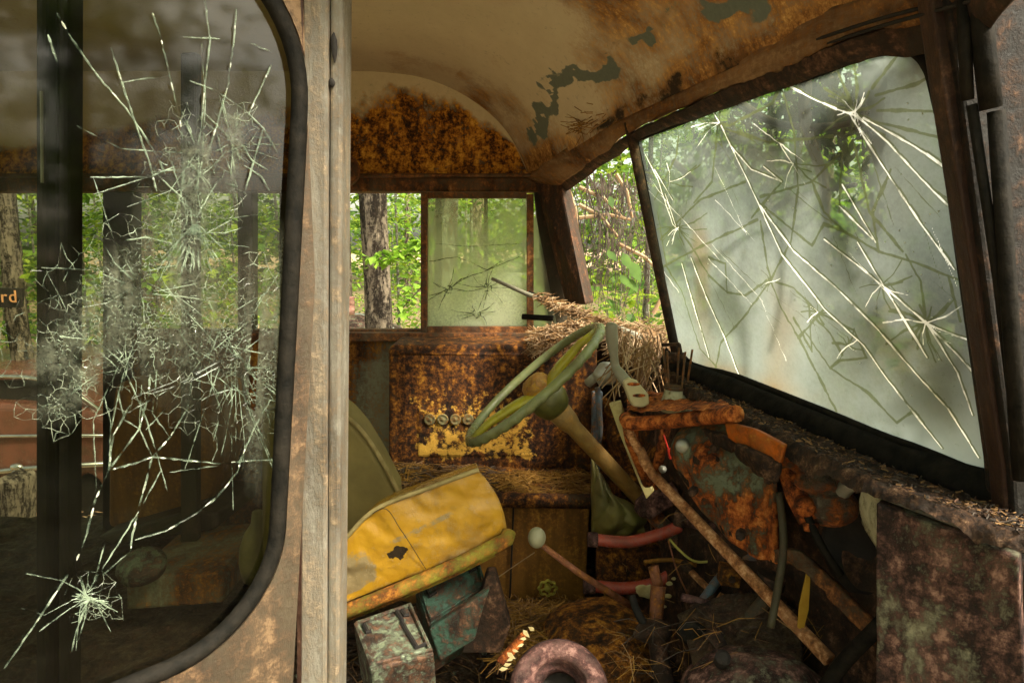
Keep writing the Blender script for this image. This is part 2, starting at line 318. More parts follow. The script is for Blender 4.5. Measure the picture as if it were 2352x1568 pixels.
M_wheel = rustmat('grey_green_rim', (.17,.22,.14), (.24,.24,.06), bias=-.45, con=5, s=14, fine=60, rough=.4, spec=.5, bump=.3, rust=[(0.28,(.03,.03,.02)),(.5,(.09,.09,.05)),(.75,(.2,.17,.06))])
M_spoke = rustmat('yellow_green_spoke', (.50,.42,.035), (.27,.29,.03), bias=-.45, con=5, s=12, fine=60, rough=.4, spec=.5, bump=.3, rust=[(0.28,(.05,.03,.01)),(.5,(.16,.10,.02)),(.75,(.35,.22,.04))])
M_hubd = plain('dark_olive_hub', (.16,.15,.03), (.04,.04,.015), sc=12, rough=.4, spec=.5)
M_hub = rustmat('amber_horn_cap', (.70,.38,.03), (.42,.20,.02), bias=-.1, con=5, s=20, rough=.4, spec=.6)
M_col = rustmat('ochre_column_paint', (.52,.31,.07), (.27,.19,.08), bias=-.15, con=4, s=9, fine=80, rough=.5, spec=.5,
                rust=[(0.28,(.04,.02,.008)),(.45,(.14,.07,.02)),(.6,(.34,.17,.03)),(.75,(.5,.26,.05))])
M_bar = rustmat('cream_flat_bar', (.58,.50,.22), (.42,.34,.12), bias=-.5, con=5, s=18, rough=.4, spec=.6)
M_crank = rustmat('chalky_grey_cream', (.27,.26,.19), (.17,.165,.12), bias=-1.1, con=4, s=12, rough=.5, bump=.2, dirt=.3)
M_crank2 = rustmat('chalky_cream', (.50,.45,.27), (.36,.32,.18), bias=-1.1, con=4, s=12, rough=.5, bump=.2, dirt=.3)
M_rod = rustmat('scaly_orange_rod', (.50,.28,.14), bias=.5, con=4, s=16, fine=90, bump=.8,
                rust=[(0.28,(.06,.02,.008)),(.42,(.26,.10,.03)),(.56,(.50,.24,.10)),(.72,(.72,.45,.24))])
M_hose = rustmat('faded_coral_rubber', (.66,.14,.085), (.42,.07,.05), bias=-.4, con=5, s=18, fine=60, rough=.45, bump=.3, spec=.5, rust=[(0.28,(.04,.015,.01)),(.5,(.14,.05,.03)),(.75,(.3,.12,.08))])
M_teal = rustmat('chipped_teal_steel', (.06,.12,.085), (.03,.065,.045), bias=.1, con=11, s=16, rust=DARKR, fine=70, bump=.6, rough=.5)
M_pale = rustmat('speckled_pale_green_steel', (.25,.28,.18), (.08,.12,.08), bias=.25, con=12, s=24, rust=DARKR, fine=60, bump=.7, rough=.45, spec=.5)
M_ring = rustmat('purple_rust_ring', (.30,.17,.14), bias=.6, con=6, s=14, rust=[(0.30,(.008,.004,.004)),(.44,(.04,.018,.016)),(.57,(.14,.065,.055)),(.72,(.34,.19,.155))], fine=60, bump=.7)
M_knob = plain('chalky_cream_knob', (.33,.32,.21), (.23,.22,.14), sc=8, rough=.4, bump=.1, lo=.3, hi=.7)
M_shaft = rustmat('red_brown_shaft', (.40,.16,.085), (.24,.09,.05), bias=-.05, con=5, s=25, fine=80, rough=.55)
M_valve = plain('yellow_valve_paint', (.50,.44,.06), (.30,.24,.04), sc=60)
M_bag = plain('olive_plastic_sheet', (.36,.31,.09), (.15,.14,.07), sc=6, rough=.35, trans=.2, bump=.6)
M_blue = rustmat('blue_grey_paint', (.14,.20,.24), (.08,.11,.13), bias=-.2, con=6, s=14, rough=.5)
M_motor = rustmat('charred_brown_motor', (.17,.145,.10), (.06,.052,.042), bias=.05, con=7, s=14, rust=ORNG, fine=60, bump=1.0, rough=.45, spec=.5, bdist=.01)
M_cup = rustmat('blotched_white_porcelain', (.62,.60,.40), (.5,.48,.3), bias=-.6, con=9, s=30, rust=[(0.28,(.02,.02,.01)),(.5,(.12,.10,.05)),(.75,(.3,.24,.1))], rough=.3)
M_needle = plain('dry_pine_needles', (.34,.19,.07), (.13,.065,.025), sc=12, rough=.7, bump=0, trans=.15)
M_needle2 = plain('pale_pine_needles', (.58,.42,.25), (.22,.12,.055), sc=12, rough=.7, bump=0, trans=.15)
M_needle3 = plain('amber_floor_needles', (.40,.21,.035), (.17,.08,.015), sc=12, rough=.7, bump=0, trans=.1)
M_drab = plain('drab_green_dead_leaves', (.07,.10,.03), (.04,.045,.02), sc=12, rough=.8, trans=.2)
M_vine = plain('dead_grey_vine', (.10,.075,.055), (.035,.025,.018), sc=20, rough=.8)
M_chrome = plain('tarnished_chrome', (.6,.6,.58), (.4,.4,.38), sc=20, rough=.2, metal=.9, bump=.05)
M_wire = plain('yellow_wire', (.6,.52,.12), (.45,.4,.1), sc=20)
M_red = plain('red_plastic', (.5,.03,.015), (.35,.02,.01), sc=30, rough=.4)
M_alu = plain('pale_grey_metal', (.5,.5,.42), (.28,.28,.22), sc=14, rough=.35, metal=.4)
M_dial = rustmat('ashy_gauge_face', (.26,.25,.12), (.14,.12,.05), bias=-.1, con=6, s=40, fine=90)
M_leafy = plain('yellow_dead_leaf', (.55,.34,.04), (.4,.22,.02), sc=20, trans=.3)
M_pad = plain('pale_leaf_and_floor_light', (.75,.66,.36), (.5,.4,.18), sc=30, trans=.3)
M_shgl = glassmat('frosted_windshield_glass', .80, (.50,.60,.42), (.27,.31,.29), var=.34, sc=3.0, gloss=.03, stretch=(1,1,.6), cracks=True)
M_slgl = glassmat('milky_window_glass', .46, (.80,.86,.68), (.86,.90,.70), var=.25, sc=5, gloss=.04)
M_drgl = glassmat('grimy_door_glass', .0, (.33,.35,.25), (.42,.46,.35), var=.05, sc=5, gloss=.065, stretch=(1,1,2.5))
M_ckw = crackmat('white_crack_edges', (.80,.84,.74), (.55,.66,.52), .75)
M_ckb = crackmat('crack_glints_and_grit', (.92,.93,.86), (.45,.50,.36), .95)
M_ckg = crackmat('pale_green_crack_edges', (.50,.60,.46), (.12,.20,.13), .26, sc=34)
M_ckd = crackmat('dark_olive_crack_edges', (.07,.085,.035), (.24,.28,.12), .45, .4)
M_ckf = crackmat('fine_web_edges', (.40,.45,.34), (.08,.11,.07), .22, sc=48)
M_crush = crackmat('crushed_glass_grains', (.62,.66,.50), (.36,.42,.30), .5)

# ---------------------------------------------------------------- THE BUS (everything fixed to it is its part)
bus = thing('abandoned_bus', 'rusted out cream bus cab seen through its open folding door, glass shattered', 'bus', U(1176, 1300, 1.6))
Yf = 2.2
# ceiling: cream lining that rolls down into the windshield header
arch = [(235,150),(560,150),(790,150),(880,153),(960,163),(1030,186),(1090,218),(1140,256),(1180,300),(1208,350),(1228,398)]
far = [U(x, y, Yf) for x, y in arch]
far = [Vector((-3.0, Yf, far[0].z))] + far
farc = smooth_line(far, 8)
E0 = farc[-1]; ztop = farc[0].z
stE = [E0, U(1440,268,1.5), U(2000,5,.87), U(2440,-150,.62)]
def ceil(u, v):
    q = v*3; k = min(2, int(q)); tt = q-k; e = lerp(stE[k], stE[k+1], tt)
    i = u*(len(farc)-1); a = int(i); b = min(a+1, len(farc)-1); p = lerp(farc[a], farc[b], i-a)
    zf = (ztop-e.z)/(ztop-E0.z)
    return Vector((e.x + (p.x-E0.x), e.y, e.z + (p.z-E0.z)*zf))
def ceilc(u, v, p):
    n = fbm(p, 3.2); n2 = fbm(p+Vector((5,2,1)), 9)
    r = (u-.60)*2.6 + n*1.1 + n2*.3
    r = r*.9 + (.55 if u > .9 else 0)*sstep(.88, .98, u)
    # teal primer showing in a ragged band, dark hole where the lining has rotted
    bnd = .86 - .16*(v-.25) + n*.09 + n2*.08
    g = sstep(.05, .015, abs(u-bnd))*(1 if n2 > -.2 else .35)*sstep(.03, .10, v)*1.1
    dk = sstep(.035, .0, abs(u-.985)-.03-.05*n)*sstep(.16, .24, v)*sstep(.62, .5, v)*(.62+n2)
    edge = sstep(.93, 1, u)
    if u < .55: r = min(r, -.15) + n*.5
    r = min(.95, max(-.35, r))
    return (r + edge*.25, g, dk)
mb = MB(); mb.grid(ceil, 230, 150, ceilc)
tag(mb.build('roof_lining', M_roof, bus, smooth=True, solid=-.02), 'cream roof lining peeling to rust and teal primer near the windshield')
mb = MB(); mb.tube([ceil(.45+.0*t, t)+Vector((0,0,-.004)) for t in [k/40 for k in range(41)]], .0016, 5); mb.tube([ceil(.93, t)+Vector((-.002,0,-.004)) for t in [k/40 for k in range(41)]], .0022, 5)
mb.build('roof_seam', M_strip, bus)
# arched end panel over the driver's window
mb = MB()
def endp(u, v):
    i = u*(len(farc)-1); a = int(i); b = min(a+1, len(farc)-1); p = lerp(farc[a], farc[b], i-a)
    zb = U(1176, 412, Yf).z
    return Vector((p.x, Yf+.004 + .03*math.sin(v*math.pi), lerp(p.z, zb, v)))
def endc(u, v, p):
    x = p.x; n = fbm(p, 5); n2 = fbm(p, 16)
    s = sstep(-.62, -.30, x - (.55-v)*.25*1) * sstep(.06, .34, v + n*.18 + (x+.35)*.25)
    return (max(sstep(.14, .40, v+n*.15+n2*.08 + (x+.5)*.35), .0)*1.9 - .15, 0, .35*sstep(.3,.6,v)*sstep(-.3,0,x) - .05*n)
mb.grid(endp, 150, 90, endc); tag(mb.build('end_panel', M_end, bus, smooth=True, solid=.02), 'arched end panel, cream on top and burnt orange rust below')
# rolled moulding where the end panel meets the roof
mb = MB(); mb.tube([p + Vector((.004,-.012,-.006)) for p in farc[8:]], .007, 6)
mb.build('arch_moulding', M_beam, bus, smooth=True)
# header over side windows
mb = MB(); mb.pbox(-900,404,1262,440,2.17,.10); mb.pbox(-900,398,1250,407,2.13,.05)
mb.build('window_header', M_beam, bus, bevel=.006)
mb = MB(); mb.lathe(U(790,392,2.12), (0,-1,0), [(0,.05),(.02,.048),(.03,.03),(.032,0)], 24); mb.build('header_boss', M_beam, bus, smooth=True)
# wall under the windows, sill rail
mb = MB()
for a, b, Y, d in (((240,790),(900,1330),2.20,.05),): 
    mb.grid(lambda u, v: U(lerp(240,1400,u), lerp(782,1330,v), 2.2) + Vector((0, .004*fbm(U(lerp(240,1400,u), lerp(782,1330,v), 2.2), 6), 0)), 60, 40, lambda u, v, p: (.55 if p.x > -.28 else -.55 + 1.1*sstep(.0,.18,abs(p.x+.41)) + (.5 if p.z > 1.75 else 0) , 0, 0))
mb.build('side_wall', M_wall, bus, smooth=True, solid=-.04)
mb = MB(); mb.pbox(235,765,1300,785,2.12,.12); mb.pbox(235,757,1290,765,2.16,.03); mb.build('window_sill', M_beam, bus, bevel=.004)
mb = MB()
mb.pbox(235,440,303,765,2.18,.06)
mb.build('window_post', M_void, bus, bevel=.004)
mb = MB(); mb.pbox(545,440,580,765,2.16,.05); mb.build('window_post', M_olive, bus, bevel=.004)
mb = MB(); mb.pbox(641,440,700,765,2.16,.05); mb.build('window_post', M_olive, bus, bevel=.004)
mb = MB(); mb.pbox(235,785,300,1900,2.18,.06); mb.build('door_post', M_void, bus, bevel=.004)
# sliding driver window
sw = MB()
for r_ in ((966,441,981,765),(1210,445,1226,765)): sw.pbox(*r_, 2.14, .04)
sw.pbox(981,441,1210,455,2.14,.04); sw.pbox(981,750,1210,765,2.14,.04)
swf = sw.build('sliding_window', M_beam, bus, bevel=.003)
mb = MB(); mb.grid(lambda u, v: U(lerp(979,1212,u), lerp(453,752,v), 2.16), 24, 30, lambda u, v, p: (.25*(1-v)-.05, 0, .35*sstep(.55,1,v) + .3*sstep(.35,.1,abs(u-.65))*v))
pane = mb.build('pane', M_slgl, swf, solid=.005)
mb = MB()
def crk(mb, pts, r, wob=1.2, Yp=2.15, fn=None, sub=5, n=5, flat=None):
    pts = [Vector((x, y)) for x, y in pts]; out = []
    for a, b in zip(pts, pts[1:]):
        k = max(2, int((b-a).length/12*sub/5))
        for i in range(k):
            t = i/k; q = lerp(a, b, t); 
            if i: q = q + Vector((random.uniform(-wob, wob), random.uniform(-wob, wob)))
            out.append(q)
    out.append(pts[-1])
    P = [fn(q.x, q.y) if fn else U(q.x, q.y, Yp) for q in out]
    rr = [r*random.uniform(.6, 1.35) for _ in P]; rr[0] *= .4; rr[-1] *= .4
    mb.tube(P, rr, n, flat=flat)
for c in ((1030,665),(1120,660),(1095,720)):
    for k in range(11):
        a = random.uniform(0, 6.28); l = random.uniform(15, 75); x2 = min(1206, max(984, c[0]+math.cos(a)*l)); y2 = min(746, c[1]+math.sin(a)*l*.8)
        crk(mb, [c, ((c[0]+x2)/2+random.uniform(-5,5), (c[1]+y2)/2+random.uniform(-5,5)), (x2, y2)], .0016, 1.5)
    for k in range(8):
        a = random.uniform(0, 6.28); crk(mb, [(c[0]+math.cos(a)*8, c[1]+math.sin(a)*8), (c[0]+math.cos(a+1)*10, c[1]+math.sin(a+1)*12)], .0022, 1)
crk(mb, [(985,600),(1050,590),(1120,620),(1205,585)], .0014); crk(mb, [(1030,665),(1060,640),(1110,625),(1150,600)], .0018)
crk(mb, [(1000,560),(1080,566),(1200,560)], .001)
tag(mb.build('cracks', M_ckd, swf), kind='stuff')
mb = MB(); mb.pbox(1000,455,1014,750,2.3,.02); mb.pbox(1112,455,1120,650,2.3,.02); mb.build('reflection_strip', M_void, swf)  # dark strips standing in for posts reflected in the sliding pane
# corner pillar and far quarter opening
mb = MB()
pb = [(1226,412,2.16),(1285,405,2.08),(1345,700,1.98),(1300,700,2.1)]
q = [U(*p) for p in pb]; mb.ext(q, (.035, .07, 0))
tag(mb.build('corner_pillar', M_pil, bus, bevel=.008), 'slanting corner pillar, brown with flaking rust')
mb = MB(); mb.ext([U(1226,440,2.19), U(1250,440,2.19), U(1335,765,2.19), U(1262,765,2.19)], (0,.03,0)); mb.build('pillar_trim', M_olive, bus, bevel=.003)
mb = MB(); mb.ext([U(1223,500,2.185), U(1232,500,2.185), U(1282,762,2.185), U(1226,762,2.185)], (0,.006,0)); mb.build('quarter_glass', M_slgl, bus)
# windshield header (two runs meeting at the centre bar)
def run(mb, a0, a1, b0, b1, dvec):
    mb.box8([a0, a1, b1, b0] + [p + Vector(dvec) for p in (a0, a1, b1, b0)])
mb = MB()
A_t, A_b = (1222,398,2.17), (1290,432,2.12)
def strip(mb, top, bot, nz=.006, dep=(0,0,0), nu=120, nv=10, sag=0, mk=None):
    T = smooth_line([U(*p) for p in top], 8); B = smooth_line([U(*p) for p in bot], 8)
    def fn(u, v):
        i = u*(len(T)-1); a = int(i); b = min(a+1, len(T)-1); p = lerp(T[a], T[b], i-a)
        i = u*(len(B)-1); a = int(i); b = min(a+1, len(B)-1); q = lerp(B[a], B[b], i-a)
        r = lerp(p, q, v); k = fbm(r, 14)*nz; return r + Vector((-k, -k*.6, k*.7)) + Vector((-.3,-.3,-.8))*sag*math.sin(v*math.pi)
    mb.grid(fn, nu, nv, mk)
strip(mb, [(1215,398,2.18),(1440,255,1.52),(1700,128,1.12),(2000,-10,.86),(2450,-190,.60)], [(1278,420,2.14),(1448,306,1.52),(1700,192,1.13),(1950,96,.90),(2160,20,.78),(2500,-100,.60)], nz=.004, sag=.004)
tag(mb.build('windshield_header', M_head, bus, smooth=True, solid=.02), 'rust eaten header beam running above the windshield')
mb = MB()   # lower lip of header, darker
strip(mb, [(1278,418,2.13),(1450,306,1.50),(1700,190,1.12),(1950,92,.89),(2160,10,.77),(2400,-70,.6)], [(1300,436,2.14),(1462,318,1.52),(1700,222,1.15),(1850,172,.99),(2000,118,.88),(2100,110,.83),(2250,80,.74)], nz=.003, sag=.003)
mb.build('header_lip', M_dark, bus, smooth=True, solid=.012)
mb = MB()   # seams along the header
for a in ([(1225,402,2.165),(1443,283,1.505),(1700,163,1.115),(1980,60,.85),(2300,-20,.69)], [(1250,412,2.15),(1446,297,1.50),(1700,180,1.11),(1960,84,.87),(2280,-6,.68)]):
    mb.tube([p+Vector((-.004,-.004,0)) for p in smooth_line([U(*q) for q in a], 8)], .0022, 6)
mb.build('header_seam', M_void, bus)
# ---- windshield
WA, WB, WC, WD = U(1458,300,1.5), U(1560,830,1.5), U(2312,1082,.79), U(2140,95,.81)
wn = (WC-WB).cross(WA-WB).normalized(); wp = WB
def W(x, y): return PL(x, y, wp, wn)
wout = [(1462,316),(1700,222),(1860,168),(1985,118),(2060,100),(2105,112),(2138,150),(2158,215),(2215,480),(2262,740),(2312,1078),(2100,1030),(1900,950),(1700,870),(1567,818),(1520,620)]
wol = smooth_line([Vector((x, y, 0)) for x, y in wout] + [Vector((wout[0][0], wout[0][1], 0))], 4)[:-1]
mb = MB()   # black rubber gasket
gp = [W(p.x, p.y) for p in wol]; mb.loop_tube(gp, .010, .010, wn, 10)
gsk = mb.build('windshield_gasket', M_black, bus, smooth=True)
mb = MB()   # thick lower gasket band
lowt = [(1545,800),(1567,825),(1700,868),(1900,948),(2100,1028),(2312,1084),(2360,1100)]; lowb = [(1560,832),(1572,852),(1700,905),(1900,990),(2100,1075),(2322,1150),(2370,1165)]
T = [W(*p) for p in lowt]; B = [W(*p) - wn*.0 for p in lowb]
tn = wn if wn.dot(CAM-wp) > 0 else -wn
T = [p + tn*.014 for p in T]; B = [p + tn*.022 for p in B]
mb.grid(lambda u, v: (lambda i: lerp(lerp(T[int(i)], T[min(int(i)+1, 6)], i-int(i)), lerp(B[int(i)], B[min(int(i)+1, 6)], i-int(i)), v))(u*6) + tn*.012*math.sin(v*3.14), 60, 6)
mb.build('gasket_band', M_black, bus, smooth=True, solid=.012)
mb = MB()   # glass pane, triangulated from dense grid clipped by outline
def inside(x, y, poly):
    c = False; n = len(poly); j = n-1
    for i in range(n):
        a, b = poly[i], poly[j]
        if (a.y > y) != (b.y > y) and x < (b.x-a.x)*(y-a.y)/(b.y-a.y)+a.x: c = not c
        j = i
    return c
ctr = Vector((1880, 560, 0))
rings = 26; nseg = len(wol); vid = []
def wmk(x, y):
    n = fbm(Vector((x, y, 0)), .006); n2 = fbm(Vector((x, y, 9)), .016)
    # clearer where the laminate still holds: upper left, and around the right-hand star
    cl = .50*sstep(520, 190, y - (x-1700)*.12 + n*130)*sstep(2120, 1900, x+n*60)
    cl += .14*sstep(190, 60, math.hypot((x-2130)*1.0-20, (y-735)*.8) + n*110) 
    cl += .30*sstep(120, 20, abs(x-1960-.06*(y-400)+n2*25))*sstep(620, 500, y)*sstep(200,300,y)
    cl += .30*sstep(1640, 1530, x - (y-500)*.10 + n*50)*sstep(780, 560, y)
    st = .5*sstep(32, 5, abs(x-(1605+.055*(y-520))+n2*14))*sstep(470, 560, y)*sstep(900,600,y)
    st += .35*sstep(60, 0, abs(x-1790+n*30))*sstep(560,760,y) + .5*sstep(60,0,abs(y-(830+(x-1567)*.36)))*sstep(2050,1700,x)*(.6+n2)
    mlk = .35*sstep(220, 40, math.hypot(x-2200, y-960)) + .12
    return (cl*.92, min(1, max(0, st)), mlk if cl < .2 else 0)
import numpy as np
bright_i = s_bright = None
ws = (WC-WB).normalized(); wt = wn.cross(ws).normalized()
if wt.z < 0: wt = -wt
def wst(x, y):
    p = W(x, y)-WB; return p.dot(ws), p.dot(wt)
co = [wst(p.x, p.y) for p in wol]
s0, s1, t0, t1 = min(c[0] for c in co), max(c[0] for c in co), min(c[1] for c in co), max(c[1] for c in co)
NS, NT = 560, 430
SS = np.linspace(s0, s1, NS+1); TT = np.linspace(t0, t1, NT+1)
RB = np.full((NS+1, NT+1), 9.0); RD = np.full((NS+1, NT+1), 9.0)
def field(F, a, b, wd):
    m_ = .012; i0, i1 = np.searchsorted(SS, [min(a[0], b[0])-m_, max(a[0], b[0])+m_]); j0, j1 = np.searchsorted(TT, [min(a[1], b[1])-m_, max(a[1], b[1])+m_])
    if i1 <= i0 or j1 <= j0: return
    X = SS[i0:i1, None]; Y = TT[None, j0:j1]; dx, dy = b[0]-a[0], b[1]-a[1]; q = dx*dx+dy*dy+1e-12
    t = np.clip(((X-a[0])*dx+(Y-a[1])*dy)/q, 0, 1); d = np.hypot(X-a[0]-t*dx, Y-a[1]-t*dy)/wd
    F[i0:i1, j0:j1] = np.minimum(F[i0:i1, j0:j1], d)
def wline(F, pts, wd, wob=1.0, step=9):
    out = []
    for a, b in zip(pts, pts[1:]):
        L_ = math.hypot(b[0]-a[0], b[1]-a[1]); k = max(1, int(L_/step))
        for i in range(k):
            t = i/k; o_ = wob if i else 0; out.append((lerp(a[0], b[0], t)+random.uniform(-o_, o_), lerp(a[1], b[1], t)+random.uniform(-o_, o_)))
    out.append(pts[-1]); m = [wst(*p) for p in out]
    for k, (a, b) in enumerate(zip(m, m[1:])): field(F, a, b, wd*(.55+.75*abs(noise.noise(Vector((a[0]*30, a[1]*30, 0)))*1.6)))
def C7(p): return (1378+p[0]*.6956, p[1]*.6958)
bright = [[(400,415),(470,560),(520,665),(600,840),(680,940),(740,1020),(870,1140),(940,1240),(1010,1330),(1130,1480)],
 [(530,680),(640,830),(780,950),(920,1090),(1040,1230),(1150,1350),(1250,1510)],
 [(610,275),(700,325),(780,360),(850,385),(950,470),(1060,590),(1160,690),(1218,755)],
 [(870,390),(980,450),(1080,510),(1188,590)], [(820,370),(870,450),(960,590),(1060,740),(1170,890)],
 [(740,790),(830,860),(930,940),(1070,1060),(1170,1160),(1296,1300)], [(790,680),(900,790)], [(800,610),(910,800)],
 [(1085,1070),(1180,1110),(1272,1140)], [(1075,1060),(1180,1230),(1230,1370)], [(850,800),(940,950),(1080,1180)],
 [(150,510),(190,590),(240,740),(260,760)], [(300,850),(350,980),(410,1110),(465,1255)], [(540,550),(600,600)],
 [(400,415),(430,480),(500,560),(600,600)], [(180,560),(240,660)], [(215,640),(250,745)], [(270,870),(310,1010),(360,1180)]]
dark = [[(900,290),(1000,160)], [(910,315),(1040,280),(1120,240)], [(915,365),(1010,365),(1148,370)], [(900,400),(1145,460)],
 [(835,180),(850,290),(840,370)], [(775,215),(830,340)], [(595,290),(570,340),(430,415),(330,400)], [(600,290),(640,430),(655,620),(630,800),(560,930),(480,1040),(400,1130),(380,1220)],
 [(210,880),(330,815),(520,725)], [(530,730),(550,860),(565,930),(600,1020),(660,1120),(710,1220),(780,1355)],
 [(790,510),(700,600),(530,650)], [(700,600),(740,700),(800,760),(920,830),(1050,870),(1150,910),(1238,945)],
 [(540,680),(650,770),(700,810),(740,740),(800,760)], [(580,930),(640,950),(720,1030),(840,1090),(880,1180),(790,1190),(760,1215)],
 [(655,1115),(740,1020)], [(680,1100),(760,1215),(890,1300),(980,1395),(1030,1360),(1050,1370)],
 [(560,920),(480,975),(420,965),(360,910),(300,810),(250,740)], [(190,700),(220,880),(270,960),(330,1150),(385,1210)],
 [(390,410),(370,600),(310,670)], [(395,420),(560,470),(770,450)], [(800,500),(790,700)], [(840,480),(890,700),(1000,830)],
 [(180,660),(250,520),(260,450)], [(480,600),(330,660),(200,790)], [(600,600),(500,720)], [(960,560),(900,700),(920,830)], [(420,965),(415,870),(360,850)],
 [(700,1040),(760,1100),(800,1170)], [(1010,840),(1060,930),(1075,1060)], [(1150,910),(1190,1060)], [(640,1050),(700,1160),(690,1000)]]

for c in bright: wline(RB, [C7(p) for p in c], .0018, .5, 14); wline(RD, [(C7(p)[0]+1.5, C7(p)[1]-1) for p in c], .0040, .6, 14)
for c in dark: wline(RD, [C7(p) for p in c], .0032, 1.0, 10)
for c, nn, ll in (((1075,1065),20,150),((840,370),22,130),((395,405),16,120),((260,750),14,110),((820,1140),10,60),((720,1030),8,60),((565,930),7,50),((930,940),12,110),((230,600),10,120),((640,540),6,160)):
    for k in range(nn):
        a = random.uniform(0, 6.28); l = random.uniform(.35, 1)*ll; e = (c[0]+math.cos(a)*l, c[1]+math.sin(a)*l)
        mid = (c[0]+math.cos(a+.15)*l*.5, c[1]+math.sin(a+.15)*l*.5)
        wline(RB if k % 4 == 0 else RD, [C7(c), C7(mid), C7(e)], random.uniform(.0007,.0012) if k % 4 == 0 else random.uniform(.0009, .0024), 1.0)
for k in range(40):    # faint long hairlines and drips
    x, y = random.uniform(60, 1100), random.uniform(300, 1000); a = random.uniform(.6, 1.3); l = random.uniform(100, 300)
    wline(RB if k % 3 == 0 else RD, [C7((x, y)), C7((x+math.cos(a)*l, y+math.sin(a)*l))], random.uniform(.0007,.0012), 1.2)
IDS = {}; ckd = []
xs = np.zeros((NS+1, NT+1, 2))
for i in range(NS+1):
    for j in range(NT+1):
        p = WB + ws*SS[i] + wt*TT[j]; d = p-CAM; q = d.y*cp - d.z*sp; xs[i, j] = (1176 + FX*d.x/q, 784 - FX*(d.z*cp + d.y*sp)/q)
ins = np.zeros((NS+1, NT+1), bool)
for j in range(NT+1):
    for i in range(0, NS+1, 1):
        pass
PX, PY = xs[..., 0], xs[..., 1]; n_ = len(wol); jj = n_-1
for ii in range(n_):
    a, b = wol[ii], wol[jj]
    if a.y != b.y: ins ^= ((a.y > PY) != (b.y > PY)) & (PX < (b.x-a.x)*(PY-a.y)/(b.y-a.y)+a.x)
    jj = ii
for i in range(NS+1):
    for j in range(NT+1):
        if ins[i, j]:
            IDS[(i, j)] = mb.addv(WB + ws*SS[i] + wt*TT[j], wmk(xs[i, j, 0], xs[i, j, 1])); ckd += [max(0, 1-RB[i, j]*.5), max(0, 1-RD[i, j]*.5), 0, 1]
for i in range(NS):
    for j in range(NT):
        q = [IDS.get(k) for k in ((i, j), (i+1, j), (i+1, j+1), (i, j+1))]
        if None not in q: mb.face(q)
wpane = mb.build('windshield', M_shgl, bus, solid=0, smooth=True)
at_ = wpane.data.attributes.new('ck', 'FLOAT_COLOR', 'POINT'); at_.data.foreach_set('color', ckd)
tag(wpane, 'large frosted windshield pane webbed with long cracks')
def WW(x, y): return W(x, y) + tn*.002
def C7(p): return (1378+p[0]*.6956, p[1]*.6958)
mb = MB()
for k in range(60):     # beads of grit
    p = C7(random.choice(bright[:6])[random.randrange(2, 4)]); x, y = p[0]+random.gauss(0, 90), p[1]+random.gauss(0, 80)
    if inside(x, y, wol): mb.ell(WW(x, y), .0012, .0012, .0012, nu=5, nv=3)
tag(mb.build('grit', M_ckb, wpane), kind='stuff')
# branches outside the glass; leaf clumps added to darken the pane in patches
bw = thing('fallen_branches', 'blurred dark branches lying against the outside of the frosted windshield', 'branches', W(1900,600)-tn*.06)
def wbr(pts, off, r):
    P = [W(x, y)-tn*(off+random.uniform(0,.02)) for x, y in pts]; mb = MB(); mb.tube(smooth_line(P, 6), [r, r*.5], 6); mb.build('branch', M_vine, bw, smooth=True)
wbr([(1800,175),(1812,300),(1835,450),(1830,640),(1800,760)], .03, .010); wbr([(1935,215),(1950,330),(1990,470),(2010,560)], .04, .016)
wbr([(1560,560),(1680,520),(1760,470),(1900,440)], .035, .007); wbr([(1640,230),(1740,290),(1860,300),(1990,270)], .03, .008); wbr([(1500,380),(1600,500),(1640,620),(1700,700)], .04, .007)
wbr([(2060,640),(2130,740),(2190,900)], .05, .014); wbr([(1980,760),(2120,720),(2240,690)], .05, .010); wbr([(1700,560),(1760,660),(1770,800)], .07, .02)
mb = MB()
for cx_, cy_, sx_, sy_, nn, off in ((2145,745,60,70,330,.13),(1975,440,26,110,200,.05),(2080,640,40,40,120,.10),(1960,250,40,40,120,.04),(2090,130,25,22,60,.03),(2180,880,30,50,120,.05),(1570,430,45,70,170,.10),(1620,330,40,40,130,.08),(1750,260,50,40,150,.08),(1860,260,50,50,150,.08),(1680,700,26,90,90,.12),(2080,540,20,90,120,.10),(1900,700,40,60,70,.16),(1700,600,60,70,130,.09),(1830,330,50,60,120,.06)):
    for k in range(nn):
        c = W(random.gauss(cx_, sx_), random.gauss(cy_, sy_)) - tn*random.uniform(off*.5, off*1.8)
        d = (ws*random.gauss(0,1) + wt*random.gauss(0,1) + tn*random.gauss(0,.4)).normalized()*random.uniform(.008,.02); e = d.cross(tn).normalized()*random.uniform(.003,.007)
        i_ = [mb.addv(c-d), mb.addv(c+e), mb.addv(c+d), mb.addv(c-e)]; mb.face(i_)
tag(mb.build('leaves', M_drab, bw), kind='stuff')
# centre bar
mb = MB(); mb.tube([U(1444,280,1.49), U(1500,560,1.49), U(1556,826,1.49)], .0105, 8); mb.tube([U(1452,290,1.5), U(1510,560,1.5), U(1566,826,1.5)], .008, 8)
tag(mb.build('centre_bar', M_dark, bus, smooth=True), 'leaning dark centre bar between the two windshield openings')
mb = MB(); mb.tube([U(1522,792,1.46), U(1560,790,1.42)], .004, 6); mb.tube([U(1534,822,1.44), U(1572,822,1.42)], .012, 8); mb.tube([U(1560,790,1.42), U(1566,826,1.42)], .004, 6)
mb.build('bar_bracket', M_dark, bus, smooth=True)
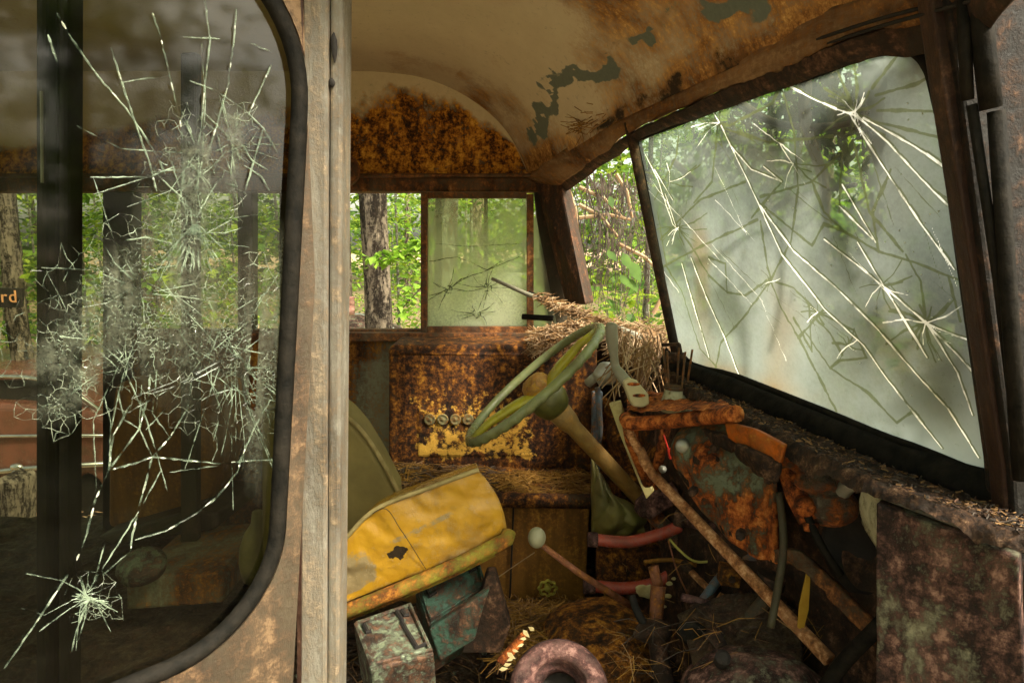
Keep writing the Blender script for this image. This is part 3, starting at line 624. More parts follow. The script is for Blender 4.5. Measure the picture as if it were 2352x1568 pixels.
# ---- dashboard ledge under the windshield
zl = -.292
L1 = [Vector(p) for p in (W(1545,815)+tn*.0, W(1572,850), W(1700,903), W(1900,988), W(2100,1073), W(2322,1148), W(2400,1175))]
L2 = [H(1528,850,zl), H(1580,888,zl), H(1690,948,zl), H(1830,1018,zl), H(2030,1108,zl), H(2330,1218,zl), H(2420,1250,zl)]
L1s, L2s = smooth_line(L1, 6), smooth_line(L2, 6)
def ledge(u, v):
    i = u*(len(L1s)-1); a = int(i); b = min(a+1, len(L1s)-1)
    p = lerp(lerp(L1s[a], L1s[b], i-a), lerp(L2s[a], L2s[b], i-a), v)
    k = fbm(p, 34, 5)*.004 + fbm(p, 120, 3)*.0022
    e = max(0, (v-.88)/.12)
    return p + Vector((-k*.3, -k*.3, k - .004 - (.020+.012*fbm(p,18))*e*e))
mb = MB(); mb.grid(ledge, 300, 60)
tag(mb.build('dashboard_ledge', M_ledge, bus, smooth=True, solid=0), 'crumbling debris covered ledge below the windshield')
# firewall and front underside
mb = MB()
fw = [Vector((.20,2.2,0)), Vector((.33,1.62,0)), Vector((.47,1.1,0)), Vector((.60,.66,0))]
fws = smooth_line(fw, 8)
def fwf(u, v):
    i = u*(len(fws)-1); a = int(i); b = min(a+1, len(fws)-1); p = lerp(fws[a], fws[b], i-a)
    z = lerp(CAMZ-.31, CAMZ-1.1, v); k = fbm(Vector((p.x, p.y, z)), 7)*.02
    return Vector((p.x - .10*v*v + k + .05, p.y, z))
mb.grid(fwf, 90, 60); tag(mb.build('firewall', M_dark, bus, smooth=True, solid=-.03), 'dark rusty firewall under the dashboard')
# floor
zfl = -.98
mb = MB()
def flo(u, v):
    x, y = lerp(-3.2, .75, u), lerp(.5, 2.3, v); p = Vector((x, y, 0)); return Vector((x, y, CAMZ+zfl + fbm(p, 9, 5)*.018 + fbm(p, 34, 3)*.006))
mb.grid(flo, 260, 130); tag(mb.build('cab_floor', M_floor, bus, solid=.05), 'rusty cab floor covered in dirt and litter')
# rear bulkhead far to the left, near-side posts seen through the door glass
mb = MB(); mb.box((-3.15,.7,CAMZ-.98),(-3.1,2.25,ztop)); mb.build('rear_bulkhead', M_void, bus)
mb = MB(); mb.box((-3.1,.62,CAMZ+.42),(-.42,.66,ztop+.02)); mb.build('side_rail', M_olive, bus)
def upright(x0, x1, y0, y1, Y, m, lab=None):
    mb = MB(); w_ = px2m(x1-x0, Y)/2; c = (x0+x1)/2
    mb.tube([U(c,y0,Y), U(c,y1,Y)], w_, 12); o = mb.build('upright', m, bus, smooth=True)
mb = MB(); mb.pbox(80,-100,106,1700,1.05,.04); mb.pbox(106,-80,132,1700,1.07,.03); mb.pbox(132,-100,156,1700,1.05,.04); mb.build('door_upright', M_void, bus, bevel=.006)
mb = MB(); mb.pbox(80,-80,160,300,1.0,.03); 
mb = MB(); mb.pbox(413,120,452,1568,1.75,.03); mb.build('grab_post', M_olive, bus, bevel=.006)
mb = MB(); mb.tube([U(95,210,1.03), U(97,420,1.03)], .0022, 6); mb.build('upright_highlight_strip', M_alu, bus)  # pale strip modelled as a highlight on the dark upright
# ---- the leaf of the open door with its shattered pane
DP0 = Vector((U(645,784,.78).x, .78, 0)); ddir = Vector((-1, -1.0, 0)).normalized(); dn = Vector((1, -1.0, 0)).normalized()
def G(x, y, off=0): 
    return PL(x, y, DP0 + dn*off, dn)
def DL(a, z): return Vector((DP0.x, DP0.y, CAMZ)) + ddir*(a - .11*(z+.22)) + Vector((0, 0, z))    # a metres from hinge edge to free edge
def dloc(x, y):
    p = G(x, y); return ((p-Vector((DP0.x, DP0.y, 0))).dot(ddir), p.z-CAMZ)
a1, zt = dloc(585,40)[0], dloc(430,-70)[1]; zb = dloc(600,1392)[1]
def rrect(a0, a1, z0, z1, r, n=12):
    out = []
    rt = r*1.35
    for cx, cz, s0, r in ((a1-rt, z1-rt, 0, rt), (a0+rt, z1-rt, 90, rt), (a0+r, z0+r, 180, r), (a1-r, z0+r, 270, r)):
        for k in range(n+1):
            t = R(s0 + 90*k/n); out.append((cx + r*math.cos(t), cz + r*math.sin(t)))
    return out
DB = dloc(645,1200)[0]
zt = .30; zb = dloc(560,1425)[1] - .01
rr = rrect(DB, .62, zb, zt, .115, 14)
outer = rrect(-.022, .72, zb-.65, zt+.45, .01, 14)
mb = MB()
for off, flip in ((0, 0), (.028, 1)):
    pass
n = len(rr); I0 = [mb.addv(DL(a, z)+dn*.012) for a, z in rrect(DB-.014, .634, zb-.014, zt+.014, .125, 14)]; O0 = [mb.addv(DL(a, z)+dn*.012) for a, z in outer]
I1 = [mb.addv(DL(a, z)-dn*.016) for a, z in rrect(DB-.014, .634, zb-.014, zt+.014, .125, 14)]; O1 = [mb.addv(DL(a, z)-dn*.016) for a, z in outer]
for k in range(n):
    j = (k+1)%n; mb.face((I0[k], I0[j], O0[j], O0[k])); mb.face((I1[j], I1[k], O1[k], O1[j])); mb.face((O0[k], O0[j], O1[j], O1[k])); mb.face((I0[j], I0[k], I1[k], I1[j]))
door = mb.build('folding_door', M_door, bus)
tag(door, 'weathered cream folding door leaf with shattered window')
mb = MB(); mb.loop_tube([DL(a, z)+dn*.006 for a, z in rrect(DB-.006, .628, zb-.006, zt+.006, .12, 14)], .010, .0095, dn, 10); mb.build('rubber_gasket', M_black, door, smooth=True)
# pane with a hole near the hinge edge
def crush_den(x, y):
    d = 9e9
    for (ax, ay, bx, by, r_) in ((440,350,452,500,34),(452,500,380,575,38),(380,575,270,660,46),(270,660,120,830,45),(270,740,560,800,62),(400,700,520,800,70),(500,760,640,740,42),(530,280,545,325,24),(445,350,440,420,36),(200,1375,215,1390,22),(590,940,620,840,24),(560,800,630,860,34),(230,820,130,940,26)):
        t = max(0, min(1, ((x-ax)*(bx-ax)+(y-ay)*(by-ay))/((bx-ax)**2+(by-ay)**2))); d = min(d, math.hypot(x-ax-t*(bx-ax), y-ay-t*(by-ay))/r_)
    return d
hole = [(578,772),(600,768),(625,775),(640,782),(636,800),(612,806),(600,830),(585,845),(572,830),(580,800)]
mb = MB()
hv = [Vector((x, y, 0)) for x, y in hole]
gp_ = rrect(DB, .622, zb, zt, .115, 14); gp_ = sum([[(lerp(a[0],b[0],t/4), lerp(a[1],b[1],t/4)) for t in range(4)] for a, b in zip(gp_, gp_[1:]+gp_[:1])], []); n = len(gp_)
nr = 60; ca, cz = .27, -.02; ids = []
def pix(p):
    d = p-CAM; q = d.y*cp - d.z*sp; return 1176 + FX*d.x/q, 784 - FX*(d.z*cp + d.y*sp)/q
def frost(p):
    x, y = pix(p); d = crush_den(x, y) + fbm(Vector((x, y, 0)), .02)*.6; return (0, 0, .62*math.exp(-d*d*.9)*(.75+.6*fbm(Vector((x, y, 4)), .05)))
for k in range(nr+1):
    t = k/nr; ids.append([mb.addv(DL(ca+(a-ca)*t, cz+(z-cz)*t), frost(DL(ca+(a-ca)*t, cz+(z-cz)*t))) for a, z in gp_])
for k in range(nr):
    for j in range(n):
        f_ = (ids[k][j], ids[k][(j+1)%n], ids[k+1][(j+1)%n], ids[k+1][j]); c_ = sum((Vector(mb.v[i]) for i in f_), Vector())/4
        d = c_-CAM; fx = 1176 + FX*d.x/(d.y*cp - d.z*sp); fy = 784 - FX*(d.z*cp + d.y*sp)/(d.y*cp - d.z*sp)
        if not inside(fx, fy, hv): mb.face(f_)
dpane = mb.build('window_pane', M_drgl, door)
def GG(x, y): return G(x, y, .003)
def D1(p): return (p[0]*.5002, p[1]*.5002)
def D2(p): return (p[0]*.5002, 784+p[1]*.5002)
d1 = [[(940,0),(965,180),(940,400),(925,600),(900,700)],[(1085,40),(1075,180),(1045,400),(1000,560),(960,690)],[(1250,290),(1200,400),(1140,530)],
 [(700,60),(740,180),(775,330),(820,520),(840,640)],[(260,60),(330,180),(450,350),(580,500),(700,680),(760,800)],[(510,220),(560,380),(620,560),(690,760),(720,880)],
 [(560,380),(650,365),(780,350)],[(870,370),(1000,420),(1140,520),(1210,590),(1275,700)],[(1210,590),(1160,760),(1120,900)],[(220,160),(270,310)],
 [(940,520),(1010,590),(1060,640)],[(1020,450),(1040,540)],[(830,500),(880,610)],[(1110,660),(1160,740),(1230,780)],[(1040,690),(980,760),(930,800)],[(1065,700),(1080,790)],
 [(700,790),(820,780),(890,760)],[(740,820),(860,930)],[(1120,760),(1200,810),(1240,880)],[(900,1000),(1000,830),(1100,860)],[(840,170),(960,175),(1010,180)],[(1150,200),(1250,240)]]
for k in range(16): 
    a = R(50 + k*5.2 + random.uniform(-3,3)); d1.append([(900+10*math.cos(a), 1030), (900+260*math.cos(a), 1020+290*math.sin(a)*random.uniform(.6,1))])
d2 = [[(20,1500),(130,1340),(220,1210),(350,1010),(400,880),(440,720),(500,590),(520,430),(600,290)],[(500,590),(640,400),(680,250),(690,150)],
 [(500,590),(620,560),(700,530),(800,540),(1000,560),(1110,550),(1260,540)],[(700,530),(780,440),(860,310),(880,180)],[(700,530),(640,750),(605,910),(600,960)],
 [(620,910),(760,870),(900,790),(1000,710),(1090,600),(1110,530),(1170,390),(1240,270)],[(740,590),(650,760),(560,900),(440,1090),(400,1150)],
 [(180,1330),(300,1240),(390,1180)],[(430,1110),(480,930)],[(410,1170),(350,1330),(330,1420)],[(410,1170),(540,1240)],[(400,1170),(360,1050)],[(440,1100),(600,960)],
 [(700,530),(640,400),(650,200)],[(780,440),(700,330),(720,130)],[(1170,390),(1250,480)],[(1170,390),(1120,250),(1060,190)],[(500,590),(510,380),(480,250)],
 [(860,310),(960,250),(1060,220)],[(780,600),(1000,570)],[(540,220),(570,360),(640,400)],[(1190,430),(1260,600)]]
mb = MB()
for c in d1[:10]: crk(mb, [D1(p) for p in c], .0009, .9, fn=GG)
for c in d1[10:]: crk(mb, [D1(p) for p in c], .0008, .9, fn=GG)
for i, c in enumerate(d2): crk(mb, [D2(p) for p in c], .0010 if i < 6 else .0007, 1.1, fn=GG)
for c, nn, l0 in (((446,390),17,380),((530,315),12,220),((445,510),14,300),((330,640),12,300),((520,790),18,330),((480,840),12,380),((300,820),12,330),((205,1378),10,240),((560,900),9,240)):
    for k in range(nn):
        a = random.uniform(0, 6.28); l = random.uniform(.2, 1)**1.6*l0; c = (c[0]+random.gauss(0,9), c[1]+random.gauss(0,9)); e = (min(642, max(2, c[0]+math.cos(a)*l*.8)), c[1]+math.sin(a)*l)
        mid = (lerp(c[0], e[0], .5)+random.gauss(0,l*.06), lerp(c[1], e[1], .5)+random.gauss(0,l*.06)); crk(mb, [c, mid, e], random.uniform(.00035, .0007), .8, fn=GG)
for k in range(16):
    a = random.uniform(0, 6.28); c = D2((415,1180)); l = random.uniform(12, 50)
    crk(mb, [c, (c[0]+math.cos(a)*l, c[1]+math.sin(a)*l)], .0008, 1.5, fn=GG)
tag(mb.build('cracks', M_ckg, dpane), kind='stuff')
mb = MB()   # glints along the cracks, put in as bright slivers
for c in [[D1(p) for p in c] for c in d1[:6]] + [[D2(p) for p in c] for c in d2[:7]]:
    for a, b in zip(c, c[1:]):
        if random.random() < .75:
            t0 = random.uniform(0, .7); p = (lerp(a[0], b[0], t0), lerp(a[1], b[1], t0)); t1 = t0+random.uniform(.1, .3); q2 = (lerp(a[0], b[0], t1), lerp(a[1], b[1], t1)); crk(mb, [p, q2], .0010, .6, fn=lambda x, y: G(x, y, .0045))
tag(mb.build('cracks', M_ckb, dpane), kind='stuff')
# crushed band: countless little facets
mb = MB()
mb2 = MB(); P2 = []; cell = {}
tries = 0
while tries < 110000 and len(P2) < 6500:
    tries += 1; x, y = random.uniform(0, 642), random.uniform(230, 1430)
    d = crush_den(x, y) + fbm(Vector((x, y, 0)), .02)*.6; sp0 = 4.2 + 5.5*max(0, d)**1.4
    if d > 3.4 or sp0 > 34 or inside(x, y, hv): continue
    ci, cj = int(x//12), int(y//12); r_ = int(sp0//12)+1
    if any(math.hypot(x-q[0], y-q[1]) < sp0 for a in range(ci-r_, ci+r_+1) for b_ in range(cj-r_, cj+r_+1) for q in cell.get((a, b_), ())): continue
    cell.setdefault((ci, cj), []).append((x, y, sp0)); P2.append((x, y, sp0))
done = set()
for (x, y, sp0) in P2:
    ci, cj = int(x//12), int(y//12); r_ = int(sp0*2//12)+1
    nb = sorted((math.hypot(x-q[0], y-q[1]), q) for a in range(ci-r_, ci+r_+1) for b_ in range(cj-r_, cj+r_+1) for q in cell.get((a, b_), ()) if q[:2] != (x, y))
    for dd, q in nb[:3]:
        if dd > sp0*2.2 or (q[0], q[1], x, y) in done: continue
        done.add((x, y, q[0], q[1])); m_ = mb if random.random() < .22 else mb2
        mid = ((x+q[0])/2+random.gauss(0,sp0*.16), (y+q[1])/2+random.gauss(0,sp0*.16)); o_ = random.uniform(.001, .004)
        m_.tube([G(x, y, .002), G(*mid, o_), G(q[0], q[1], .002)], random.uniform(.00022, .00048), 3, cap=False)
tag(mb.build('crushed_glass', M_ckg, dpane), kind='stuff')
tag(mb2.build('crushed_glass', M_ckf, dpane), kind='stuff')
# door edge post beside the opening
mb = MB()
YP = .80
def post(x0, x1, yo, dep, xb0=None, xb1=None):
    q = [U(xb0 or x0, 1900, YP+yo), U(xb1 or x1, 1900, YP+yo), U(x1, -300, YP+yo), U(x0, -300, YP+yo)]; mb.box8(q + [p + Vector((0, dep, 0)) for p in q])
post(693, 755, 0, .05, 686, 748); 
post(759, 790, .004, .045, 750, 776)
dpst = mb.build('door_edge', M_post, bus, bevel=.004)
tag(dpst, 'pale weathered post with a dark seam at the edge of the open door')
mb = MB(); mb.ext([U(688,-300,YP-.002), U(697,-300,YP-.002), U(690,1900,YP-.002), U(681,1900,YP-.002)], (0,.02,0)); mb.build('post_seal', M_strip, dpst)
mb = MB(); q = [U(754,-300,YP+.02), U(760,-300,YP+.02), U(751,1900,YP+.02), U(746,1900,YP+.02)]; mb.ext(q, (0,.02,0)); mb.build('seam', M_void, dpst)
mb = MB(); mb.ext([U(789,-300,YP+.03), U(795,-300,YP+.03), U(781,1900,YP+.03), U(775,1900,YP+.03)], (0,.03,0)); mb.build('rubber_edge', M_black, dpst)
for (x, y, h) in ((768,110,75),(762,190,20),(711,1035,10),(722,1062,14),(734,1088,12)):
    mb = MB(); mb.ell(U(x, y, YP+.002), .0035, .002, px2m(h, YP)*.5, nu=10, nv=8, nz=.3, sc=60); mb.build('tar_blot', M_void, dpst, smooth=True)
# ---- right-hand jamb
mb = MB(); mb.ext([U(2126,-300,.74), U(2156,-300,.74), U(2178,0,.74), U(2210,220,.74), U(2265,640,.74), U(2325,1080,.74), U(2342,1330,.74), U(2352,1800,.74), U(2340,1800,.74), U(2322,1330,.74), U(2302,1080,.74), U(2236,640,.74), U(2170,220,.74), U(2138,0,.74)], (0,.025,0))
mb.build('jamb_strip', M_strip, bus, bevel=.003)
mb = MB(); mb.ext([U(2156,-300,.73), U(2700,-300,.73), U(2700,1800,.73), U(2352,1800,.73), U(2342,1330,.73), U(2325,1080,.73), U(2265,640,.73), U(2210,220,.73), U(2178,0,.73)], (.0,.05,0))
mb.build('door_jamb', M_jamb, bus, bevel=.004)
mb = MB(); mb.tube([U(2240,-150,.70), U(2262,130,.70), U(2276,250,.70)], .010, 8); mb.tube([U(2212,0,.71), U(2222,230,.71)], .006, 8); mb.build('jamb_hinge', M_black, bus, smooth=True)
mb = MB(); mb.tube([U(2288,255,.70), U(2318,700,.70), U(2345,1100,.70)], .008, 8); mb.tube([U(2232,240,.71), U(2292,640,.71), U(2335,1000,.71)], .005, 8); mb.build('jamb_seal', M_black, bus, smooth=True)
# lower right panel
mb = MB()
P0, P1, P2, P3 = U(2027,1143,.80), U(2345,1262,.70), U(2380,2000,.70), U(2014,2000,.80)
mb.grid(lambda u, v: lerp(lerp(P0, P1, u), lerp(P3, P2, u), v) + Vector((0, .003*fbm(lerp(lerp(P0, P1, u), lerp(P3, P2, u), v), 9), 0)), 60, 80,
        lambda u, v, p: (-.62*sstep(.22, .05, abs(u-.27-.05*math.sin(v*9)))*sstep(.18,.32,v)*(.7+.8*fbm(p,12)) + .15, 0, .5*sstep(.5,1,u)*0))
tag(mb.build('step_panel', M_step, bus, smooth=True, solid=.02), 'mottled purple and cream rusted panel beside the step')
mb = MB(); mb.tube([P0+Vector((0,-.004,.002)), P1+Vector((0,-.004,.002))], .0035, 6); mb.tube([P0+Vector((0,-.003,0)), P3+Vector((0,-.003,0))], .003, 6); mb.build('panel_edge', M_post, bus)
mb = MB(); strip(mb, [(1990,1090,.90),(2060,1105,.86),(2345,1225,.72)], [(2027,1150,.85),(2100,1172,.82),(2345,1268,.71)], nz=.01, nu=60); mb.build('panel_rail', M_ledge, bus, smooth=True, solid=.01)
mb = MB()   # curled cream edge piece near the dark recess
strip(mb, [(1985,1100,.93),(2022,1118,.90),(2030,1150,.88)], [(1990,1200,.95),(2022,1260,.90),(2026,1290,.88)], nz=.012, nu=30); mb.build('curled_edge', M_cup, bus, smooth=True, solid=.006)
mb = MB(); mb.tube(smooth_line([U(1932,1130,.97), U(1958,1108,.95), U(2000,1095,.93), U(2040,1115,.91)]), [.012,.011], 10); mb.build('bent_pipe', M_alu, bus, smooth=True)
# ---- curved dash panel, green paint peeling
top = [(1575,985,1.30),(1640,970,1.26),(1700,1000,1.20),(1785,1062,1.10)]; bot = [(1545,1040,1.30),(1620,1165,1.22),(1720,1262,1.12),(1795,1290,1.06)]
T_, B_ = smooth_line([U(*p) for p in top], 8), smooth_line([U(*p) for p in bot], 8)
mb = MB()
def dpf(u, v):
    i = u*(len(T_)-1); a = int(i); b = min(a+1, len(T_)-1); p = lerp(lerp(T_[a], T_[b], i-a), lerp(B_[a], B_[b], i-a), v)
    k = .045*math.sin(v*3.14)*math.sin(min(1, u*1.1+.15)*3.0) + fbm(p, 12, 5)*.012 + .012*abs(math.sin(u*14))*v
    return p + Vector((-.5, -.75, .2))*k
mb.grid(dpf, 90, 70, lambda u, v, p: (1.5*sstep(.25, .75, v + fbm(p, 12)*.5) - .5 + .9*sstep(.75,1,u), 0, .9 if fbm(p+Vector((3,3,3)), 26) > .42 and v > .3 else 0))
tag(mb.build('dash_panel', M_dash, bus, smooth=True, solid=.008), 'bulging dash panel, green paint giving way to orange rust')
mb = MB(); mb.lathe(dpf(.13,.36)+Vector((-.01,-.012,0)), (-.4,-.9,.1), [(-.01,.013),(.004,.013),(.007,.010),(.008,0)], 16); mb.build('dash_button', M_alu, bus, smooth=True)
mb = MB()  # orange recess and the beam around it
strip(mb, [(1672,968,1.06),(1740,985,1.00),(1808,1020,.95)], [(1680,1000,1.06),(1745,1040,1.0),(1800,1062,.96)], nz=.004, nu=40); mb.build('orange_recess', M_orpl, bus, smooth=True, solid=.008)
mb = MB(); strip(mb, [(1610,975,1.14),(1680,1000,1.07),(1745,1040,1.0),(1800,1062,.96)], [(1625,1000,1.14),(1690,1030,1.06),(1765,1090,.99),(1795,1110,.96)], nz=.016, nu=70); mb.build('dash_beam', M_ledge, bus, smooth=True, solid=.012)
# orange shelf with rolled front edge
mb = MB(); YS = 1.32
sh = smooth_line([U(1437,960,YS), U(1450,972,1.29), U(1520,968,1.25), U(1600,960,1.17), U(1692,950,1.05)], 6)
mb.tube(sh, px2m(17, 1.28), 12)
mb.grid(lambda u, v: lerp(lerp(U(1440,945,YS), U(1690,940,1.06), u), lerp(U(1440,900,1.56), U(1640,900,1.40), u), v) + Vector((0,0,.006*fbm(Vector((u*9,v*9,0)),1))), 40, 20)
tag(mb.build('orange_shelf', M_orange, bus, smooth=True, solid=0), 'bright orange rusted shelf lip at the middle of the dash')
# instrument housing on the far wall
mb = MB()
YI = 1.95
bx0, by0, bx1, by1 = 892, 792, 1372, 1090
def rr_px(x0, y0, x1, y1, r, n=6):
    out = []
    for cx, cy, s0 in ((x1-r, y0+r, -90), (x1-r, y1-r, 0), (x0+r, y1-r, 90), (x0+r, y0+r, 180)):
        for k in range(n+1): t = R(s0+90*k/n); out.append((cx+r*math.cos(t), cy+r*math.sin(t)))
    return out
mb.ext([U(x, y, YI) for x, y in rr_px(bx0, by0, bx1, by1, 16)][::-1], (0, .24, 0))
inst = mb.build('instrument_housing', M_inst, bus, bevel=.012, seg=3); tag(inst, 'large rust brown housing on the far wall holding round gauges')
mb = MB(); mb.loop_tube([U(x, y, YI-.002) for x, y in rr_px(940, 888, 1300, 1056, 14, 3)], .003, .006, (0,1,0), 8); mb.tube([U(905,812,YI-.001), U(1240,815,YI-.001)], .005, 6); mb.build('housing_bead', M_inst, inst, smooth=True)
def plf(u, v):
    x, y = lerp(912,1300,u), lerp(805,1078,v); k = .004*sstep(0,.06,min(u,1-u,v,1-v)); p = U(x, y, YI-.001-k)
    if 962 < x < 1222 and 940 < y < 1046: p.y -= .004
    return p
def plc(u, v, p):
    x, y = lerp(912,1300,u), lerp(805,1078,v); n = fbm(p, 22); n2 = fbm(p, 55)
    d = max(962-x, x-1222, 935-y, y-1048); g = .56*sstep(24, -14, d + n*40) + n2*.30 + .18*sstep(1000,1035,y)*(d<0)
    g2 = .42*sstep(10, -14, max(940-x, x-1300, 888-y, y-940) + n*22); d3 = max(930-x, x-1300, 885-y, y-1058)
    return (.2, max(g, g2, .22*sstep(10,-10,d3)) if d < 20 or g2 > .1 or d3 < 0 else 0, .30*sstep(8,0,abs(d3+2)) + (.30 if y < 880 else 0)*(.6+n))
mb = MB(); mb.grid(plf, 130, 90, plc); mb.build('gauge_plate', M_inst, inst, smooth=True)
for x in (987,1017,1046,1075,1150,1182):
    mb = MB(); mb.lathe(U(x, 963, YI-.012), (0,-1,0), [(-.006,.0165),(.002,.0165),(.0035,.0145),(.002,.012),(.002,.005),(.004,.0035),(.004,0)], 20); mb.build('gauge', M_dial, inst, smooth=True)
# bench ledge and engine cover
mb = MB()
q = [U(880,1140,1.72), U(1357,1146,1.72), U(1357,1078,1.95), U(880,1062,1.95)]
mb.grid(lambda u, v: lerp(lerp(q[0], q[1], u), lerp(q[3], q[2], u), v) + Vector((0, 0, .012*fbm(Vector((u*10, v*5, 0)), 1))), 60, 24)
mb.tube([q[0]+Vector((0,0,-.006)), q[1]+Vector((0,0,-.006))], .020, 10)
mb.build('bench_ledge', M_inst, bus, smooth=True)
mb = MB()
f0, f1 = U(860,1150,1.73), U(1356,1150,1.73)
mb.box8([Vector((f0.x,1.73,CAMZ-1.0)), Vector((f1.x-.01,1.73,CAMZ-1.0)), Vector((f1.x-.01,2.16,CAMZ-1.0)), Vector((f0.x,2.16,CAMZ-1.0)), f0, f1-Vector((.0,0,0)), f1+Vector((0,.43,0)), f0+Vector((0,.43,0))])
eng = mb.build('engine_cover', M_eng, bus, bevel=.006); tag(eng, 'plain brown engine cover panel below the rusted ledge')
mb = MB(); mb.tube([U(1180,1152,1.722), U(1170,1400,1.722)], .0025, 6); mb.build('cover_seam', M_void, eng)
# rusty hump and metal below, pipes, straps in the footwell
mb = MB(); mb.ell(U(1385,1470,1.32), .125, .14, .06, nz=.10, sc=14, nu=60, nv=36); tag(mb.build('floor_hump', M_hump, bus, smooth=True), 'rounded rusty hump rising from the floor by the engine cover')
mb = MB(); mb.ell(U(1740,1660,1.0), .13, .14, .12, nz=.10, sc=9, nu=40, nv=24); mb.build('wheel_arch', M_step, bus, smooth=True)
mb = MB(); strip(mb, [(1560,1420,1.15),(1700,1370,1.15),(1830,1400,1.08)], [(1600,1560,1.02),(1720,1530,1.02),(1850,1560,.98)], nz=.010, nu=90, nv=40); mb.build('toe_board', M_floor, bus, smooth=True, solid=.01)
mb = MB(); strip(mb, [(1785,1258,1.06),(1850,1270,1.02),(2012,1420,.92)], [(1790,1290,1.05),(1850,1315,1.01),(2012,1475,.91)], nz=.008, nu=60); tag(mb.build('angle_iron', M_beam, bus, smooth=True, solid=.012), 'slanting flaky angle iron in the dark recess')
mb = MB(); mb.lathe(U(1985,1265,1.0), (-.9,-.45,.1), [(0,.07),(.01,.07),(.014,.06),(.006,.05),(-.02,.0)], 32); mb.build('dark_port', M_void, bus, smooth=True)
mb = MB(); q = [U(1370,1250,1.62), U(1535,1250,1.58), U(1535,1345,1.55), U(1370,1345,1.6)]; mb.ext(q, (0,.02,0)); mb.build('side_plate', M_inst, bus, bevel=.004)
mb = MB(); q = [U(1490,1140,1.64), U(1650,1140,1.55), U(1650,1300,1.5), U(1500,1300,1.6)]; mb.ext(q, (0,.02,0)); mb.build('blue_plate', M_blue, bus, bevel=.004)
mb = MB(); q = [U(1360,900,1.86), U(1385,900,1.86), U(1380,1100,1.86), U(1358,1100,1.86)]; mb.ext(q, (0,.02,0)); mb.build('blue_conduit', M_blue, bus, bevel=.004)
mb = MB(); strip(mb, [(1370,900,1.95),(1480,960,1.75),(1560,1000,1.6)], [(1370,1150,1.9),(1480,1180,1.7),(1560,1160,1.55)], nz=.02, nu=50, nv=20); mb.build('cowl_inner_panel', M_inst, bus, smooth=True, solid=.01)
mb = MB(); mb.tube([U(1447,975,1.32), U(1452,1010,1.33), U(1490,1110,1.36)], [.016,.013], 8); mb.build('shelf_bracket', M_orange, bus, smooth=True)
mb = MB(); mb.tube([U(1530,980,1.5), U(1500,1120,1.5)], .012, 8); mb.build('shelf_bracket', M_orange, bus, smooth=True)

# ---------------------------------------------------------------- THINGS IN THE CAB
X3, U3, T3 = Vector((1,0,0)), Vector((0, sp, cp)), Vector((0, -cp, sp))
def cv(a, b, c): return X3*a + U3*b + T3*c
# steering wheel
wc = U(1226, 879, 1.58)
m_ = cv(.756,.655,0).normalized(); n2_ = cv(.065,-.075,.995); n2_ = (n2_ - m_*n2_.dot(m_)).normalized(); ax = m_.cross(n2_).normalized()
if ax.dot(X3) < 0: ax = -ax      # along the column, away from the driver
st = thing('steering_wheel', 'grey green steering wheel with yellow spokes on a long ochre column', 'steering wheel', U(1480,1160,1.6))
RW = .201
mb = MB(); NR = 180
pts = [wc + (m_*math.cos(a)+n2_*math.sin(a))*RW for a in (2*math.pi*k/NR for k in range(NR))]
rings = []
for k in range(NR):
    t = (pts[(k+1)%NR]-pts[k-1]).normalized(); rad = (pts[k]-wc).normalized(); ring = []
    for j in range(12):
        a = 2*math.pi*j/12; r_ = .0108
        bump_ = 1 + (.24 if (k % 5) < 2 and math.cos(a)*1 + 0 < 0 else 0) * (1 if math.sin(a) > -.2 else 0)
        ring.append(mb.addv(pts[k] - rad*math.cos(a)*r_*bump_ + ax*math.sin(a)*r_*bump_))
    rings.append(ring)
for k in range(NR):
    for j in range(12): mb.face((rings[k][j], rings[k][(j+1)%12], rings[(k+1)%NR][(j+1)%12], rings[(k+1)%NR][j]))
mb.build('rim', M_wheel, st, smooth=True)
hubc = wc + ax*.028
for s_, a_ in ((0, 0.14), (1, math.pi-.16)):
    mb = MB(); d = m_*math.cos(a_) + n2_*math.sin(a_); sd_ = d.cross(ax).normalized()
    k0, k1 = hubc + d*.02, wc + d*(RW-.006)
    sect = []
    for t, wd, th in ((0,.034,.018),(.3,.024,.013),(.7,.013,.010),(1,.010,.008)):
        c = lerp(k0, k1, t) + ax*(-.012*math.sin(t*3.14)); sect.append([mb.addv(c + sd_*wd*math.cos(q)+ax*th*math.sin(q)) for q in (2*math.pi*j/12 for j in range(12))])
    for a, b in zip(sect, sect[1:]):
        for j in range(12): mb.face((a[j], a[(j+1)%12], b[(j+1)%12], b[j]))
    mb.face(sect[0][::-1]); mb.face(sect[-1]); mb.build('spoke', M_spoke, st, smooth=True)
mb = MB(); mb.lathe(hubc, -ax, [(-.03,.036),(0,.038),(.02,.037),(.032,.033),(.042,.022),(.046,0)], 32); mb.build('horn_cap', M_hub, st, smooth=True)
mb = MB(); mb.lathe(hubc, ax, [(-.004,.036),(.012,.046),(.035,.046),(.055,.038),(.066,.028),(.072,0)], 32); mb.build('hub', M_hubd, st, smooth=True)
cs = hubc + ax*.06
mb = MB(); ce = U(1482,1158,1.60); mb.tube([cs, lerp(cs, ce, .12), lerp(cs, ce, .17), ce], [.030,.026,.0205,.019], 20); mb.build('column', M_col, st, smooth=True)
mb = MB(); mb.tube([lerp(cs, ce, .97), lerp(cs,ce,1.05)], .030, 16); mb.ext([U(1462,1160,1.55), U(1480,1145,1.55), U(1555,1120,1.5), U(1566,1150,1.5), U(1500,1192,1.53), U(1470,1190,1.55)], (0,.05,0)); mb.build('column_clamp', M_ring, st, bevel=.006)
mb = MB(); mb.tube([U(1485,1165,1.58), U(1600,1290,1.50), U(1690,1385,1.44)], [.019,.021], 14); mb.build('steering_shaft', M_motor, st, smooth=True)
